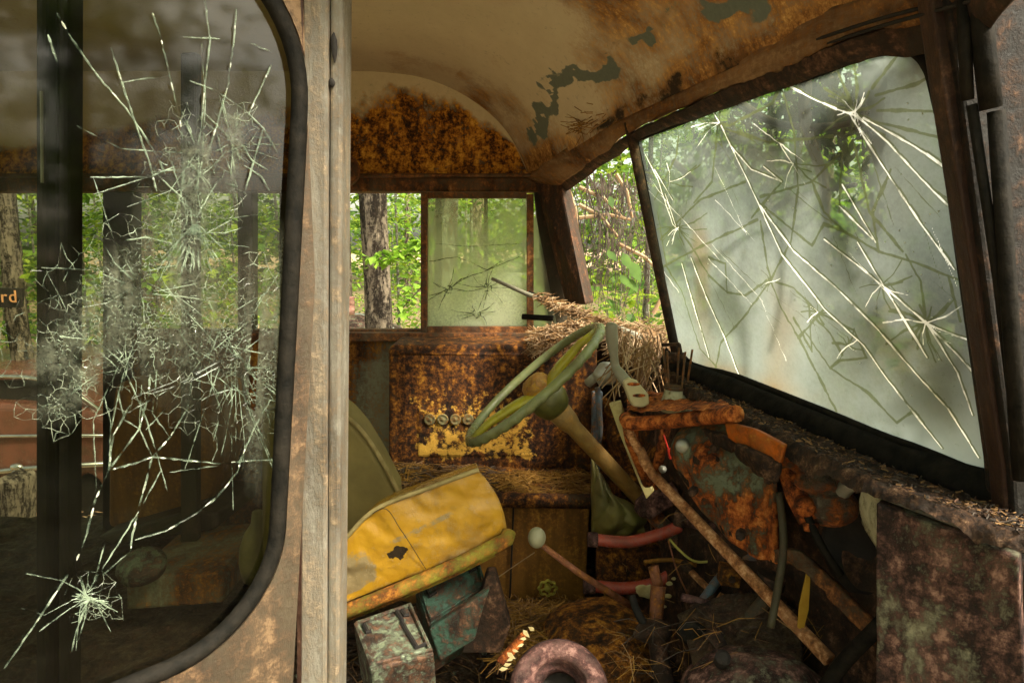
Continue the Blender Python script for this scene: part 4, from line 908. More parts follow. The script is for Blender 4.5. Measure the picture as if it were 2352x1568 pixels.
mb = MB(); mb.ell(U(1668,1348,1.42), .022,.02,.022, nz=.3, sc=30); mb.build('shaft_joint', M_hub, st, smooth=True)
# seat
st2 = thing('driver_seat', 'tipped driver seat with ochre vinyl cushion and olive cloth back', 'seat', U(900,1420,1.25))
ext = Vector((-.03, .30, -.11))
cpts = smooth_line([U(700,1330,1.16), U(785,1250,1.16), U(862,1172,1.17), U(880,1160,1.175), U(1000,1118,1.19), U(1100,1080,1.2)], 4) + smooth_line([U(1112,1080,1.2), U(1120,1090,1.2), U(1134,1160,1.2), U(1162,1212,1.2)], 4) + [U(1163,1222,1.2), U(1060,1270,1.19), U(940,1325,1.175), U(785,1385,1.16), U(700,1410,1.15)]
mb = MB()
# puffy front face: fan grid between top edge & bottom edge
topc = [U(700,1330,1.16), U(785,1248,1.16), U(862,1172,1.17), U(985,1122,1.185), U(1100,1080,1.2)]; botc = [U(700,1412,1.15), U(785,1385,1.16), U(900,1340,1.17), U(1040,1280,1.19), U(1164,1218,1.2)]
Tc, Bc = smooth_line(topc, 8), smooth_line(botc, 8)
def cush(u, v):
    i = u*(len(Tc)-1); a = int(i); b = min(a+1, len(Tc)-1); p, q_ = lerp(Tc[a], Tc[b], i-a), lerp(Bc[a], Bc[b], i-a)
    if v < .18: t = v/.18; return lerp(p + ext*.95, p, t) + Vector((0, 0, .018*math.sin(t*3.14)))
    t = (v-.18)/.82; r = lerp(p, q_, t); bul = .009*abs(math.sin(t*3.14159))**.7*min(1, (1.0001-u)/.12)**.5
    r = r + Vector((.012*math.sin(t*3.14)*u, -bul - .003*fbm(r, 14) - .0035*math.sin(fbm(r, 4)*11), 0)); return r
def cushc(u, v, p):
    n = fbm(p, 5)
    g = sstep(.3, .62, .62*sstep(.62,.40, abs(u-.30)*2+v*.2) * sstep(.75, .4, abs(v-.62)*1.8) + n*.5)
    if v > .35 and abs((v-.52) + (u-.68)*.15) < .028 and .50 < u < .80: g = .75
    d = p-CAM; q = d.y*cp - d.z*sp; hx, hy = 1176+FX*d.x/q-914, 784-FX*(d.z*cp+d.y*sp)/q-1268
    hl = 1.6*sstep(19, 13, math.hypot(hx, hy) + 9*fbm(p, 60)); ed = .42*sstep(.985, 1, u) + .30*sstep(.93, 1.0, v)
    return (n*.2 + ed, g*.8, hl)
mb.grid(cush, 260, 160, cushc)
re = [cush(1, j/60) for j in range(60)]; i0 = [mb.addv(p) for p in re]; i1 = [mb.addv(p + ext) for p in re]
for k in range(59): mb.face((i0[k], i0[k+1], i1[k+1], i1[k]))
cu = mb.build('cushion', M_seat, st2, smooth=True)
mb = MB(); mb.tube(smooth_line([Tc[10], U(878,1167,1.155), U(920,1215,1.15), U(965,1285,1.165), U(978,1306,1.175)], 6)[4:], .0007, 6); mb.build('seam', M_void, cu)
mb = MB(); mb.tube([p + Vector((0,-.004,.003)) for p in Tc], .0045, 6); mb.build('piping', M_pip, cu, smooth=True)
mb = MB(); mb.tube([p + Vector((0,-.012,-.012)) for p in Bc] + [U(1168,1222,1.2)], [.013,.014], 12); mb.tube([p + Vector((0,0,-.03)) for p in Bc[:-2]], .008, 8); mb.build('base_rail', M_rail, st2, smooth=True)
bk = smooth_line([U(600,935,1.38), U(700,928,1.38), U(785,950,1.38), U(835,992,1.38), U(880,1060,1.38), U(925,1145,1.38)], 5); bb = [U(930,1260,1.38), U(600,1300,1.38)]
mb = MB(); mb.ext((bk+bb)[::-1], (-.02,.10,.02)); bo = mb.build('backrest', M_seatb, st2, bevel=.02, seg=4)
mb = MB(); mb.tube([p + Vector((0,-.004,0)) for p in bk], .005, 8); mb.build('piping', M_pip, bo, smooth=True)
# second seat behind (seen through door glass)
mb = MB(); s3 = thing('passenger_seat', 'brown seat back leaning in the bus seen through the shattered door glass', 'seat', U(400,1300,1.9))
mb.ext([U(x, y, 1.9) for x, y in ((262,880),(420,868),(520,880),(540,1000),(500,1130),(420,1210),(245,1215),(246,1000))][::-1], (0,.12,0)); mb.build('backrest', M_eng, s3, bevel=.02, seg=3)
mb = MB(); mb.ext([U(x, y, 1.8) for x, y in ((215,1235),(440,1170),(500,1180),(500,1215),(260,1255))][::-1], (0,.3,-.02)); mb.build('cushion', M_olive, s3, bevel=.015, seg=3)
mb = MB(); mb.ext([U(x, y, 1.55) for x, y in ((288,1332),(505,1314),(515,1330),(512,1385),(290,1402))][::-1], (0,.3,0)); tag(mb.build('storage_box', M_wall, bevel=.008), 'long pale box on the bus floor behind the door glass', 'box')
mb = MB(); mb.lathe(U(325,1297,1.5), (0,-.3,1), [(-.02,.05),(0,.055),(.012,.05),(.02,.03),(.024,0)], 28); tag(mb.build('hubcap', M_pale, smooth=True), 'round domed hubcap resting above the long pale box', 'hubcap')
mb = MB(); mb.lathe(U(592,1290,1.5) , (.1,-.1,1), [(-.04,.035),(.0,.042),(.04,.040),(.075,.03),(.10,.016),(.13,.013),(.13,0)], 24); tag(mb.build('glass_bottle', M_bag, smooth=True), 'cloudy squat bottle behind the lower edge of the door glass', 'bottle')
# boxes under the seat
def obox(face, dvec, name, mat, label, cat, lidlines):
    o = thing(name, label, cat, sum((Vector(p) for p in face), Vector())/4 + Vector((0,0,-.06)), 'steel boxes under the driver seat')
    mb = MB(); mb.ext(face[::-1], dvec); mb.build('case', mat, o, bevel=.005)
    return o
fc = [U(812,1432,1.10), U(945,1385,1.14), U(998,1500,1.02), U(850,1538,.98)]
b1 = obox(fc, (.0,.04,-.13), 'battery_box', M_pale, 'speckled pale green steel box under the seat, nearest the door post', 'box', None)
nn_ = (fc[1]-fc[0]).cross(fc[3]-fc[0]).normalized(); nn_ = nn_ if nn_.dot(CAM-fc[0]) > 0 else -nn_
def onf(f, a, b): return lerp(lerp(f[0], f[1], a), lerp(f[3], f[2], a), b) + nn_*.003
mb = MB(); mb.tube([onf(fc, a, b) for a, b in ((.04,.05),(.96,.05),(.96,.95),(.04,.95),(.04,.05))], .0045, 6); mb.build('lid_bead', M_pale, b1)
mb = MB(); mb.tube([onf(fc, a, b) for a, b in ((.72,.08),(.74,.30),(.72,.32),(.78,.85),(.93,.83))], .004, 6); mb.tube([onf(fc, a, b) for a, b in ((.80,.10),(.82,.22),(.88,.22))], .004, 6); mb.tube([onf(fc, a, b) for a, b in ((.15,.12),(.16,.3),(.22,.3))], .004, 6); mb.build('latch', M_void, b1)
fc2 = [U(950,1330,1.26), U(1096,1272,1.30), U(1122,1352,1.24), U(985,1440,1.18)]
b2 = obox(fc2, (.0,.05,-.13), 'battery_box', M_teal, 'chipped teal steel box tucked under the front of the seat', 'box', None)
mb = MB(); mb.tube([onf(fc2, a, b) for a, b in ((.05,.08),(.95,.06),(.95,.9),(.06,.92),(.05,.08))], .004, 6); mb.build('lid_bead', M_teal, b2)
mb = MB(); mb.tube([onf(fc2, a, b) for a, b in ((.80,.12),(.82,.4),(.92,.38))], .004, 6); mb.build('latch', M_void, b2)
mb = MB(); mb.tube([onf(fc2, a, b) for a, b in ((.12,.2),(.15,.5),(.25,.46))], .004, 6); mb.build('latch', M_void, b2)
mb = MB(); mb.ext([U(x, y, 1.16) for x, y in ((985,1445),(1125,1352),(1110,1395),(1090,1470),(1010,1520))][::-1], (0,.02,0)); b2b = mb.build('case_front', M_teal, b2, bevel=.004)
mb = MB(); mb.ext([U(x, y, 1.2) for x, y in ((1118,1322),(1138,1322),(1172,1440),(1150,1500),(1060,1500))][::-1], (0,.04,0)); tag(mb.build('steel_flap', M_dark, bevel=.004), 'dark bent steel flap leaning beside the teal box', 'metal plate')
mb = MB(); mb.ext([U(x, y, 1.25) for x, y in ((1130,1350),(1148,1350),(1148,1400),(1138,1400))][::-1], (0,.008,0)); tag(mb.build('card_scrap', M_pip), 'small upright scrap of cream card beside the dark steel flap', 'scrap')
# gear lever
gl = thing('gear_lever', 'long reddish gear lever with an egg shaped cream knob', 'gear lever', U(1455,1400,1.3))
mb = MB(); mb.tube([U(1236,1245,1.22), U(1330,1315,1.25), U(1452,1392,1.3)], [.0055,.0075], 10); mb.build('shaft', M_shaft, gl, smooth=True)
mb = MB(); mb.ell(U(1233,1234,1.22), .017,.017,.020, nu=24, nv=16); mb.build('knob', M_knob, gl, smooth=True)
# second and third levers at floor
hb = thing('hand_brake', 'pair of grimy upright levers rising from the floor by the coral hoses', 'lever', U(1500,1480,1.2))
mb = MB(); mb.tube([U(1500,1300,1.28), U(1512,1345,1.27)], .011, 10); mb.tube([U(1512,1345,1.27), U(1505,1440,1.24)], [.015,.013], 12); mb.build('lever', M_shaft, hb, smooth=True)
mb = MB(); mb.tube(smooth_line([U(1452,1368,1.27), U(1462,1400,1.25), U(1484,1440,1.23)]), [.007,.009], 8); mb.build('lever', M_void, hb, smooth=True)
mb = MB(); mb.ell(U(1500,1450,1.22), .035,.03,.02, nz=.4, sc=30); mb.tube([U(1505,1450,1.22), U(1530,1600,1.1)], [.016,.02], 10); mb.tube([U(1510,1470,1.22), U(1540,1600,1.12)], .005, 6); mb.build('pivot', M_dark, hb, smooth=True)
# ring
an = thing('air_cleaner', 'heavy purple brown rusted ring lying on the floor at the bottom edge', 'metal ring', U(1280,1660,.98))
rc_ = U(1283,1590,1.0); rax = Vector((-.1,-.72,.62)).normalized()
mb = MB(); mb.lathe(rc_, rax, [(-.05,.072),(-.04,.079),(.0,.081),(.02,.076),(.030,.066),(.030,.052),(.022,.046),(.006,.043),(.002,.037),(-.002,.034),(-.05,.032),(-.05,.072)], 56); mb.build('ring', M_ring, an, smooth=True)
mb = MB(); mb.lathe(rc_ - rax*.035, rax, [(-.01,.06),(0,.06),(0,0)], 32); mb.build('base_disc', M_void, an)
mb = MB(); mb.ext([U(x, y, 1.02) for x, y in ((1140,1520),(1195,1460),(1212,1452),(1200,1480),(1160,1530))][::-1], (0,.01,0)); tag(mb.build('red_shard', M_orange, bevel=.002), 'bright orange red metal shard leaning against the purple ring', 'shard')
mb = MB()
for k in range(9):
    t = k/8; c = U(1155+62*t+random.uniform(-4,4), 1530-80*t+random.uniform(-8,8), 1.0); d = Vector((random.gauss(0,1), -.2, random.gauss(0,1))).normalized()*random.uniform(.004,.009); e = Vector((-d.z, 0, d.x))*.5
    mb.ext([c-d, c-d*.3+e, c+d*.2+e*.6, c+d, c+d*.3-e*.8, c-d*.4-e], (0,.0008,0))
tag(mb.build('leaf_fragments', M_pad), 'bright torn leaf fragments along the ring edge', 'leaf litter', kind='stuff')
# valve wheel
vw = thing('valve_handwheel', 'small yellow eight lobed valve handwheel on the engine cover', 'valve wheel', U(1258,1352,1.7))
vc = U(1258,1350,1.66)
mb = MB(); pp = [vc + Vector((math.cos(a), -.15*math.sin(a), math.sin(a)))*(.0215*(1+.10*math.cos(a*8))) for a in (2*math.pi*k/64 for k in range(64))]; mb.loop_tube(pp, .0045, .0035, (0,1,0), 8); mb.build('rim', M_valve, vw, smooth=True)
mb = MB(); mb.lathe(vc, (0,-1,0), [(-.01,.009),(.004,.009),(.007,.006),(.007,0)], 16); mb.build('hub', M_valve, vw, smooth=True)
for k in range(4):
    a = k*math.pi/2+.3; mb = MB(); mb.tube([vc, vc + Vector((math.cos(a), 0, math.sin(a)))*.021], .0028, 6); mb.build('spoke', M_valve, vw)
# hoses
def hose(pts, r, label, m=M_hose, name='rubber_hose', cat='hose', grp='coral hoses in the footwell'):
    mb = MB(); mb.tube(smooth_line([U(*p) for p in pts], 8), r, 14); o = mb.build(name, m, smooth=True); tag(o, label, cat, grp); return o
hose([(1362,1238,1.56),(1440,1244,1.55),(1510,1228,1.54),(1600,1190,1.5),(1700,1130,1.45)], .0145, 'upper coral red hose crossing behind the steering shaft')
hose([(1362,1345,1.56),(1440,1350,1.54),(1520,1332,1.52),(1600,1270,1.5),(1690,1200,1.46)], .0150, 'lower coral red hose passing below the rusty side plate')
hose([(1340,1345,1.56),(1366,1345,1.56)], .019, 'short clamp end of the lower coral hose', M_ring, 'hose_clamp', 'hose clamp', None)
hose([(1350,1238,1.56),(1372,1239,1.56)], .018, 'short clamp end of the upper coral hose', M_ring, 'hose_clamp', 'hose clamp', None)
# bag
mb = MB()
def bag(u, v):
    p = U(lerp(1358, 1500, u), lerp(1052, 1228, v), 1.72) ; e = math.sin(u*3.14)*math.sin(v*3.14)
    x = lerp(1358, lerp(1400,1505,sstep(0,.75,v)), u); y = lerp(lerp(1050,1120,u), 1228-14*u, v); p = U(x, y, 1.70)
    return p + Vector((0, -.07*e**.5 - .035*fbm(p, 12)*e - .016*abs(math.sin(u*11+v*7+3*fbm(p,6))), 0))
mb.grid(bag, 50, 50); tag(mb.build('plastic_bag', M_bag, smooth=True, solid=.002), 'crumpled olive plastic bag wedged behind the steering column', 'bag')
# door control rod (long)
rod = thing('control_rod', 'long scaly orange rod slanting across the footwell to the floor', 'rod', U(1900,1520,.98))
mb = MB(); P_ = smooth_line([U(1470,1030,1.30), U(1496,1085,1.29), U(1520,1110,1.28), U(1700,1300,1.12), U(1905,1515,.96)], 6); mb.tube(P_, [.0085,.0115], 14); mb.build('shaft', M_rod, rod, smooth=True)
mb = MB()
for k in range(12):
    t = k/12; p = lerp(U(1442,985,1.31), U(1492,1082,1.29), t); mb.ell(p, .009,.009,.008, nz=.3, sc=60, nu=12, nv=8)
mb.build('crusted_chain', M_rod, rod, smooth=True)
# cream flat bar
fb = thing('flat_bar', 'cream flat steel bar standing in front of the steering column', 'bar', U(1490,1140,1.4))
mb = MB(); mb.ext([U(1398,926,1.42), U(1424,920,1.42), U(1445,990,1.41), U(1478,1090,1.39), U(1502,1128,1.38), U(1484,1146,1.38), U(1460,1090,1.39), U(1424,1000,1.41)][::-1], (.004,.010,0)); mb.build('bar', M_bar, fb, bevel=.002)
mb = MB(); mb.ell(U(1477,1105,1.375), .006,.004,.006, nu=12, nv=8); mb.build('bolt', M_alu, fb, smooth=True)
# crank
ck = thing('door_crank', 'chalky white crank handle standing on the dash above the orange shelf', 'crank handle', U(1465,935,1.33))
def blob(prof, Y, m, nm, par):
    mb = MB(); mb.tube(smooth_line([U(x, y, Y_) for x, y, r_, Y_ in prof], 4), [q for q in sum([[lerp(prof[i][2], prof[i+1][2], k/4) for k in range(4)] for i in range(len(prof)-1)], [])] + [prof[-1][2]], 16); return mb.build(nm, m, par, smooth=True)
blob([(1403,740,.003,1.34),(1403,743,.009,1.34),(1404,752,.0125,1.34),(1406,780,.0125,1.34),(1410,815,.0085,1.34),(1414,842,.0085,1.34),(1424,858,.011,1.33),(1440,878,.012,1.32)], 1.34, M_crank, 'grip', ck)
mb = MB(); mb.ext([U(x, y, 1.305) for x, y in ((1430,876),(1442,866),(1462,872),(1490,905),(1492,928),(1478,936),(1456,934),(1446,918))][::-1], (.0,.022,-.004)); mb.build('arm', M_crank2, ck, bevel=.004, seg=3)
for x, y in ((1455,882),(1468,908)):
    mb = MB(); mb.ell(U(x, y, 1.304), .013,.002,.0035, nu=14, nv=8); mb.build('slot', M_orange, ck, smooth=True)
# cup and cage
cu_ = thing('white_cup', 'blotched white porcelain base standing on the orange shelf', 'cup', U(1553,942,1.38))
mb = MB(); mb.lathe(U(1553,942,1.36), (0,0,1), [(0,.033),(.01,.0335),(.03,.028),(.042,.024),(.048,.02),(.048,0)], 24); mb.build('body', M_cup, cu_, smooth=True)
mb = MB(); mb.lathe(U(1553,892,1.36), (0,0,1), [(0,.026),(.004,.026),(.006,.0)], 20)
for k in range(5): a = k*1.25; c = U(1553,886,1.36); d = Vector((math.cos(a), math.sin(a), 0)); mb.tube([c + d*.022, c + d*.03 + Vector((0,0,.075))], .0022, 6)
mb.tube([U(1530,886,1.36), U(1555,890,1.35), U(1578,885,1.36)], .004, 6); mb.build('wire_cage', M_beam, cu_, smooth=False)
# heater motor
hm = thing('heater_motor', 'charred brown motor hanging under the dash beside the dark recess', 'motor', U(1870,1200,1.0))
mb = MB(); mb.ell(U(1900,1150,1.0), .045,.05,.034, Matrix.Rotation(.3,3,'Y'), nz=.12, sc=20, nu=36, nv=22); mb.build('body', M_motor, hm, smooth=True)
mb = MB(); mb.tube([U(1812,1072,1.02), U(1838,1140,1.0), U(1862,1195,.98)], [.018,.021,.018], 12); mb.build('bracket', M_orange, hm, smooth=True)
mb = MB(); mb.ell(U(1840,1070,1.03), .05,.04,.022, Matrix.Rotation(.5,3,'Y'), nz=.4, sc=24, nu=36, nv=20); mb.ell(U(1880,1100,1.0), .035,.035,.026, nz=.5, sc=30, nu=30, nv=18); mb.build('crust', M_motor, hm, smooth=True)
mb = MB(); mb.lathe(U(1850,1165,.968), (-.2,-.95,-.1), [(-.02,.014),(.004,.014),(.006,.009),(.006,0)], 14); mb.lathe(U(1862,1200,.97), (0,-.3,-1), [(0,.012),(.012,.010),(.012,0)], 12); mb.build('bolt', M_orange, hm, smooth=True)
# wires
def wire(pts, r, m, label, name='wire', cat='wire'):
    mb = MB(); mb.tube(smooth_line([U(*p) for p in pts], 8), r, 6); return tag(mb.build(name, m, smooth=True), label, cat)
wire([(1538,1238,1.42),(1560,1262,1.40),(1592,1287,1.38),(1630,1288,1.37),(1690,1270,1.36)], .0028, M_wire, 'pale yellow wire looping under the long orange rod')
wire([(1704,1222,1.3),(1696,1265,1.3),(1684,1312,1.3)], .0025, M_wire, 'short yellow wire end hanging below the long orange rod')
wire([(1535,1240,1.41),(1555,1310,1.38),(1585,1375,1.35)], .0018, M_shaft, 'thin reddish wire hanging from the steering shaft')
wire([(1480,1290,1.45),(1540,1285,1.42),(1600,1298,1.4)], .005, M_eng, 'brown pipe crossing above the pale floor-hole light', 'thin_pipe', 'pipe')
wire([(1860,1640,.92),(1930,1530,.90),(2025,1430,.86)], .012, M_black, 'thick black cable crossing the lower right recess', 'black_cable', 'cable')
wire([(1565,1370,1.2),(1620,1385,1.18),(1690,1420,1.14)], .008, M_ring, 'dark red rusted pedal rod on the toe board', 'pedal_rod', 'rod')
wire([(1525,1000,1.45),(1535,1030,1.42),(1545,1052,1.4)], .0022, M_red, 'thin pink red wire leading to the red connector')
wire([(1130,1335,1.5),(1180,1300,1.5),(1228,1268,1.5)], .0012, M_needle2, 'thin pale string running up to the cream gear knob', 'string', 'string')
mb = MB(); mb.ext([U(x, y, 1.38) for x, y in ((1533,1035),(1552,1026),(1556,1050),(1538,1056))][::-1], (0,.012,0)); tag(mb.build('red_connector', M_red, bevel=.002), 'small red plug on dangling wires under the shelf', 'connector')
mb = MB(); mb.lathe(U(1520,1076,1.38), (0,-1,.2), [(0,.007),(.01,.008),(.014,0)], 12); tag(mb.build('indicator_bulb', M_alu, smooth=True), 'tiny glassy bulb hanging below the red plug', 'bulb')
mb = MB()  # pale blobs standing in for daylight seen through a floor hole
for x, y, r_ in ((1490,1358,.028),(1475,1350,.015),(1532,1368,.010),(1538,1340,.008),(1548,1328,.006),(1526,1392,.005)): mb.ell(U(x, y, 1.40), r_, .004, r_*.55, nz=.35, sc=60, nu=14, nv=8)
tag(mb.build('floor_hole_light', M_pad, smooth=True), 'bright pale blobs standing for daylight through the floor, between the levers and the coral hose', 'floor light', kind='stuff')
mb = MB(); mb.ext([U(x, y, 1.0) for x, y in ((1855,1305),(1862,1330),(1858,1400),(1845,1452),(1832,1440),(1836,1390))][::-1], (0,.003,0)); tag(mb.build('dead_leaf', M_leafy, bevel=.001), 'curled yellow dead leaf hanging in the dark recess', 'leaf')
mb = MB(); mb.ell(U(1392,860,1.6), .03,.025,.028, nz=.3, sc=30); mb.tube([U(1380,855,1.6), U(1350,880,1.62)], .012, 8); tag(mb.build('dash_light', M_alu, smooth=True), 'tarnished lamp housing behind the white crank handle', 'lamp')
mb = MB(); mb.tube([U(1372,890,1.62), U(1380,980,1.62), U(1378,1010,1.62)], [.007,.005], 8); tag(mb.build('blue_rod', M_blue, smooth=True), 'thin blue grey rod hanging left of the cream flat bar', 'rod')
def needles(name, mats, fn, n, ln, r=.0009, label='', kind='stuff', cat='pine needles', flat=.35):
    mb = MB()
    for k in range(n):
        c = fn(); a = random.uniform(0, 6.28); d = Vector((math.cos(a), math.sin(a), random.uniform(-flat, flat))).normalized(); l = random.uniform(.5, 1)*ln
        bend = Vector((random.uniform(-1,1), random.uniform(-1,1), random.uniform(-.5,1)))*l*.12
        mb.cur = random.randrange(len(mats)); mb.tube([c-d*l*.5, c+bend, c+d*l*.5], r*random.uniform(.6,1.3), 3, cap=False)
    return tag(mb.build(name, mats), label, cat, kind=kind)
# linkage clutter in the footwell
def pipe(pts, r, m, name, cat, label, ends=True, sides=12):
    t = thing(name, label, cat, U(*pts[-1])); mb = MB(); mb.tube(smooth_line([U(*p) for p in pts], 6), r, sides); mb.build('shaft', m, t, smooth=True)
    if ends:
        for e_ in (0, -1):
            mb = MB(); a_, b_ = U(*pts[e_]), U(*pts[1 if e_ == 0 else -2]); d_ = (b_-a_).normalized(); rr_ = r if not isinstance(r, list) else r[0]
            mb.lathe(a_, d_, [(-.008,rr_*1.5),(.012,rr_*1.6),(.016,rr_*1.1),(.02,rr_)], 10); mb.build('collar', M_dark, t)
    return t
pipe([(1600,1400,1.18),(1650,1330,1.24),(1690,1290,1.28),(1760,1275,1.22)], .009, M_blue, 'bent_lever', 'lever', 'blue grey bent lever right of the steering shaft')
pipe([(1575,1300,1.36),(1640,1360,1.28),(1720,1390,1.2),(1790,1380,1.12)], .007, M_rod, 'linkage_rod', 'rod', 'thin orange linkage rod below the angle iron')
pipe([(1560,1190,1.42),(1640,1210,1.38),(1740,1190,1.3)], .012, M_ring, 'brown_pipe', 'pipe', 'brown pipe running level behind the long orange rod')
pipe([(1790,1130,1.04),(1800,1240,1.02),(1790,1330,1.0),(1770,1440,.98)], .006, M_olive, 'drop_cable', 'cable', 'dark olive cable dropping straight down left of the motor', False)
pipe([(1855,1185,.97),(1885,1250,.95),(1930,1320,.94)], .006, M_black, 'motor_lead', 'cable', 'black lead hanging from the bottom of the motor', False)
pipe([(1640,1480,1.08),(1700,1440,1.1),(1755,1380,1.1),(1770,1330,1.1)], [.016,.010], M_olive, 'clutch_fork', 'fork', 'curved olive fork lever beside the foot of the steering shaft')
t_ = thing('brake_pedal', 'worn oval brake pedal pad on a dark stem near the floor', 'pedal', U(1600,1470,1.12))
mb = MB(); mb.ell(U(1592,1455,1.1), .032, .010, .022, Matrix.Rotation(.4,3,'Y'), nu=24, nv=12); mb.build('pad', M_black, t_, smooth=True)
mb = MB(); mb.tube([U(1592,1455,1.11), U(1620,1390,1.18), U(1650,1350,1.24)], .007, 8); mb.build('stem', M_dark, t_, smooth=True)
t_ = thing('junction_box', 'small square rusty junction box under the curved dash panel', 'box', U(1700,1180,1.3))
q = [U(1655,1345,1.2), U(1700,1352,1.19), U(1706,1312,1.2), U(1662,1302,1.21)]; mb = MB(); mb.ext(q, (0,.03,0)); mb.build('case', M_hump, t_, bevel=.003)
mb = MB(); mb.lathe(lerp(q[0], q[2], .5)+Vector((0,-.002,0)), (0,-1,0), [(0,.007),(.005,.006),(.005,0)], 6); mb.build('bolt', M_dark, t_)
for k, (x, y, Y) in enumerate(((1590,1130,1.16),(1700,1230,1.07),(1640,1030,1.2),(1765,1100,1.04))):
    mb = MB(); mb.lathe(U(x, y, Y-.03), (-.4,-.9,.1), [(-.02,.008),(.003,.008),(.006,.005),(.006,0)], 6); mb.build('dash_bolt', M_dark, bus)
for k, (x, y) in enumerate(((1700,1560),(1830,1545),(1660,1510))):
    mb = MB(); mb.lathe(U(x, y, .985), (-.1,-.6,.7), [(-.02,.012),(.004,.012),(.007,.007),(.007,0)], 12); mb.build('floor_bolt', M_void, bus)
needles('footwell_twigs', [M_needle3, M_vine, M_needle], lambda: U(random.uniform(1380,1900), random.uniform(1180,1560), random.uniform(1.15,1.4)) if random.random() < .12 else U(random.uniform(1400,1880), random.uniform(1420,1560), random.uniform(1.0,1.2)), 150, .07, .0006, 'thin twigs and needles fallen through the footwell', flat=.9)
# wiper
wi = thing('windshield_wiper', 'long grey wiper arm covered in pine needles crossing the corner of the dash', 'wiper', U(1400,760,1.8))
mb = MB(); mb.tube([U(1130,640,1.95), U(1210,675,1.9), U(1350,728,1.78), U(1470,775,1.65)], [.005,.010], 8); mb.build('arm', M_crank, wi, smooth=True)
mb = MB(); mb.tube([U(1215,670,1.92), U(1300,705,1.84), U(1420,757,1.7)], .004, 6); mb.build('blade', M_black, wi)
mb = MB(); mb.tube([U(1200,727,1.88), U(1270,731,1.85)], .008, 8); tag(mb.build('black_rod', M_black, smooth=True), 'short black rod poking out beside the sliding window', 'rod')
# mirror outside the quarter glass
mi = thing('side_mirror', 'small dark mirror outside the driver window beside the corner pillar', 'mirror', U(1240,650,2.5))
mb = MB(); mb.pbox(1232,592,1246,650,2.5,.03); mb.build('housing', M_black, mi, bevel=.006)
mb = MB(); mb.tube([U(1239,560,2.52), U(1256,745,2.4)], .004, 6); mb.build('arm', M_black, mi)

# ---------------------------------------------------------------- NEEDLES AND DEAD VINES
def quad_fn(a, b, c, d, h=.02):
    def f():
        u, v = random.random(), random.random(); return lerp(lerp(a, b, u), lerp(d, c, u), v) + Vector((0, 0, random.random()*h*(1 - (2*v-1)**2)))
    return f
needles('hood_needles', [M_needle2, M_needle, M_needle2], quad_fn(U(1400,755,2.1), U(1530,765,1.75), U(1530,850,1.48), U(1390,790,1.75), .04), 300, .12, .0011, 'pile of pale dry pine needles heaped on the dash below the far opening', flat=.8)
mb = MB()
for k in range(120):    # a sheaf that hangs over the dash
    s0 = U(random.uniform(1425,1520), random.uniform(755,800), random.uniform(1.5,1.6)); l = random.uniform(.04,.15)
    mb.cur = random.randrange(2); mb.tube([s0, s0 + Vector((random.uniform(-.03,.02), -.02, -l*.5)), s0 + Vector((random.uniform(-.07,.03), -.03, -l))], .0015, 3, cap=False)
tag(mb.build('hanging_needles', [M_needle2, M_needle]), 'sheaf of grey needles hanging over the dash edge beside the centre bar', 'pine needles', kind='stuff')
needles('sill_needles', [M_needle, M_needle2], quad_fn(U(1225,765,2.02), U(1345,745,1.9), U(1350,800,1.8), U(1215,815,1.9), .035), 650, .07, .0011, 'tangle of brown pine needles on the housing behind the steering wheel', flat=.7)
needles('wiper_needles', [M_needle, M_needle2], quad_fn(U(1240,680,1.86), U(1450,765,1.68), U(1450,785,1.66), U(1240,695,1.86), .015), 420, .08, .001, 'brown needles clinging along the wiper arm', flat=.4)
needles('bench_needles', [M_vine, M_needle, M_needle3], quad_fn(U(890,1135,1.74), U(1130,1138,1.74), U(1130,1080,1.93), U(890,1065,1.93), .02), 700, .12, .0016, 'dark twigs and needles on the bench ledge behind the seat', flat=.1)
needles('cover_needles', [M_needle3], quad_fn(U(1120,1138,1.74), U(1350,1140,1.74), U(1350,1085,1.93), U(1120,1085,1.93), .02), 500, .10, .0012, 'amber needles on the ledge above the engine cover', flat=.1)
needles('floor_needles', [M_needle3, M_needle3, M_needle], quad_fn(U(1150,1530,1.2), U(1460,1500,1.25), U(1420,1400,1.68), U(1130,1390,1.70), .05), 1500, .11, .0011, 'amber pine needles matted on the floor below the valve wheel', flat=.25)
needles('near_floor_needles', [M_needle, M_vine], quad_fn(Vector((-.45,.85,CAMZ+zfl+.02)), Vector((.4,.85,CAMZ+zfl+.02)), Vector((.4,1.5,CAMZ+zfl+.02)), Vector((-.45,1.5,CAMZ+zfl+.02)), .02), 700, .10, .0010, 'sparse brown needles scattered over the dark cab floor', flat=.1)
needles('ledge_litter', [M_needle, M_vine, M_dark], lambda: ledge(random.random()*.95, random.random()*.9) + Vector((0,0,.002)), 1500, .010, .0010, 'crumbs of needles and bark along the ledge under the windshield', flat=.4)
needles('header_needles', [M_needle3, M_needle], quad_fn(U(1330,285,1.75), U(1440,235,1.55), U(1440,265,1.5), U(1330,310,1.7), .01), 130, .13, .0010, 'dry needles caught in the torn lining above the header', flat=.9)
# rubble on floor
mb = MB()
for k in range(420):
    x, y = random.uniform(-.5,.5), random.uniform(.85,1.7); r_ = random.uniform(.004,.016)
    mb.cur = random.choice((0,0,1,2)); mb.ell((x, y, CAMZ+zfl+.012), r_, r_*random.uniform(.6,1), r_*.5, nz=.5, sc=60, nu=8, nv=5)
tag(mb.build('floor_rubble', [M_ledge, M_dark, M_pale]), 'crumbled rust flakes and grit on the cab floor', 'rubble', kind='stuff')
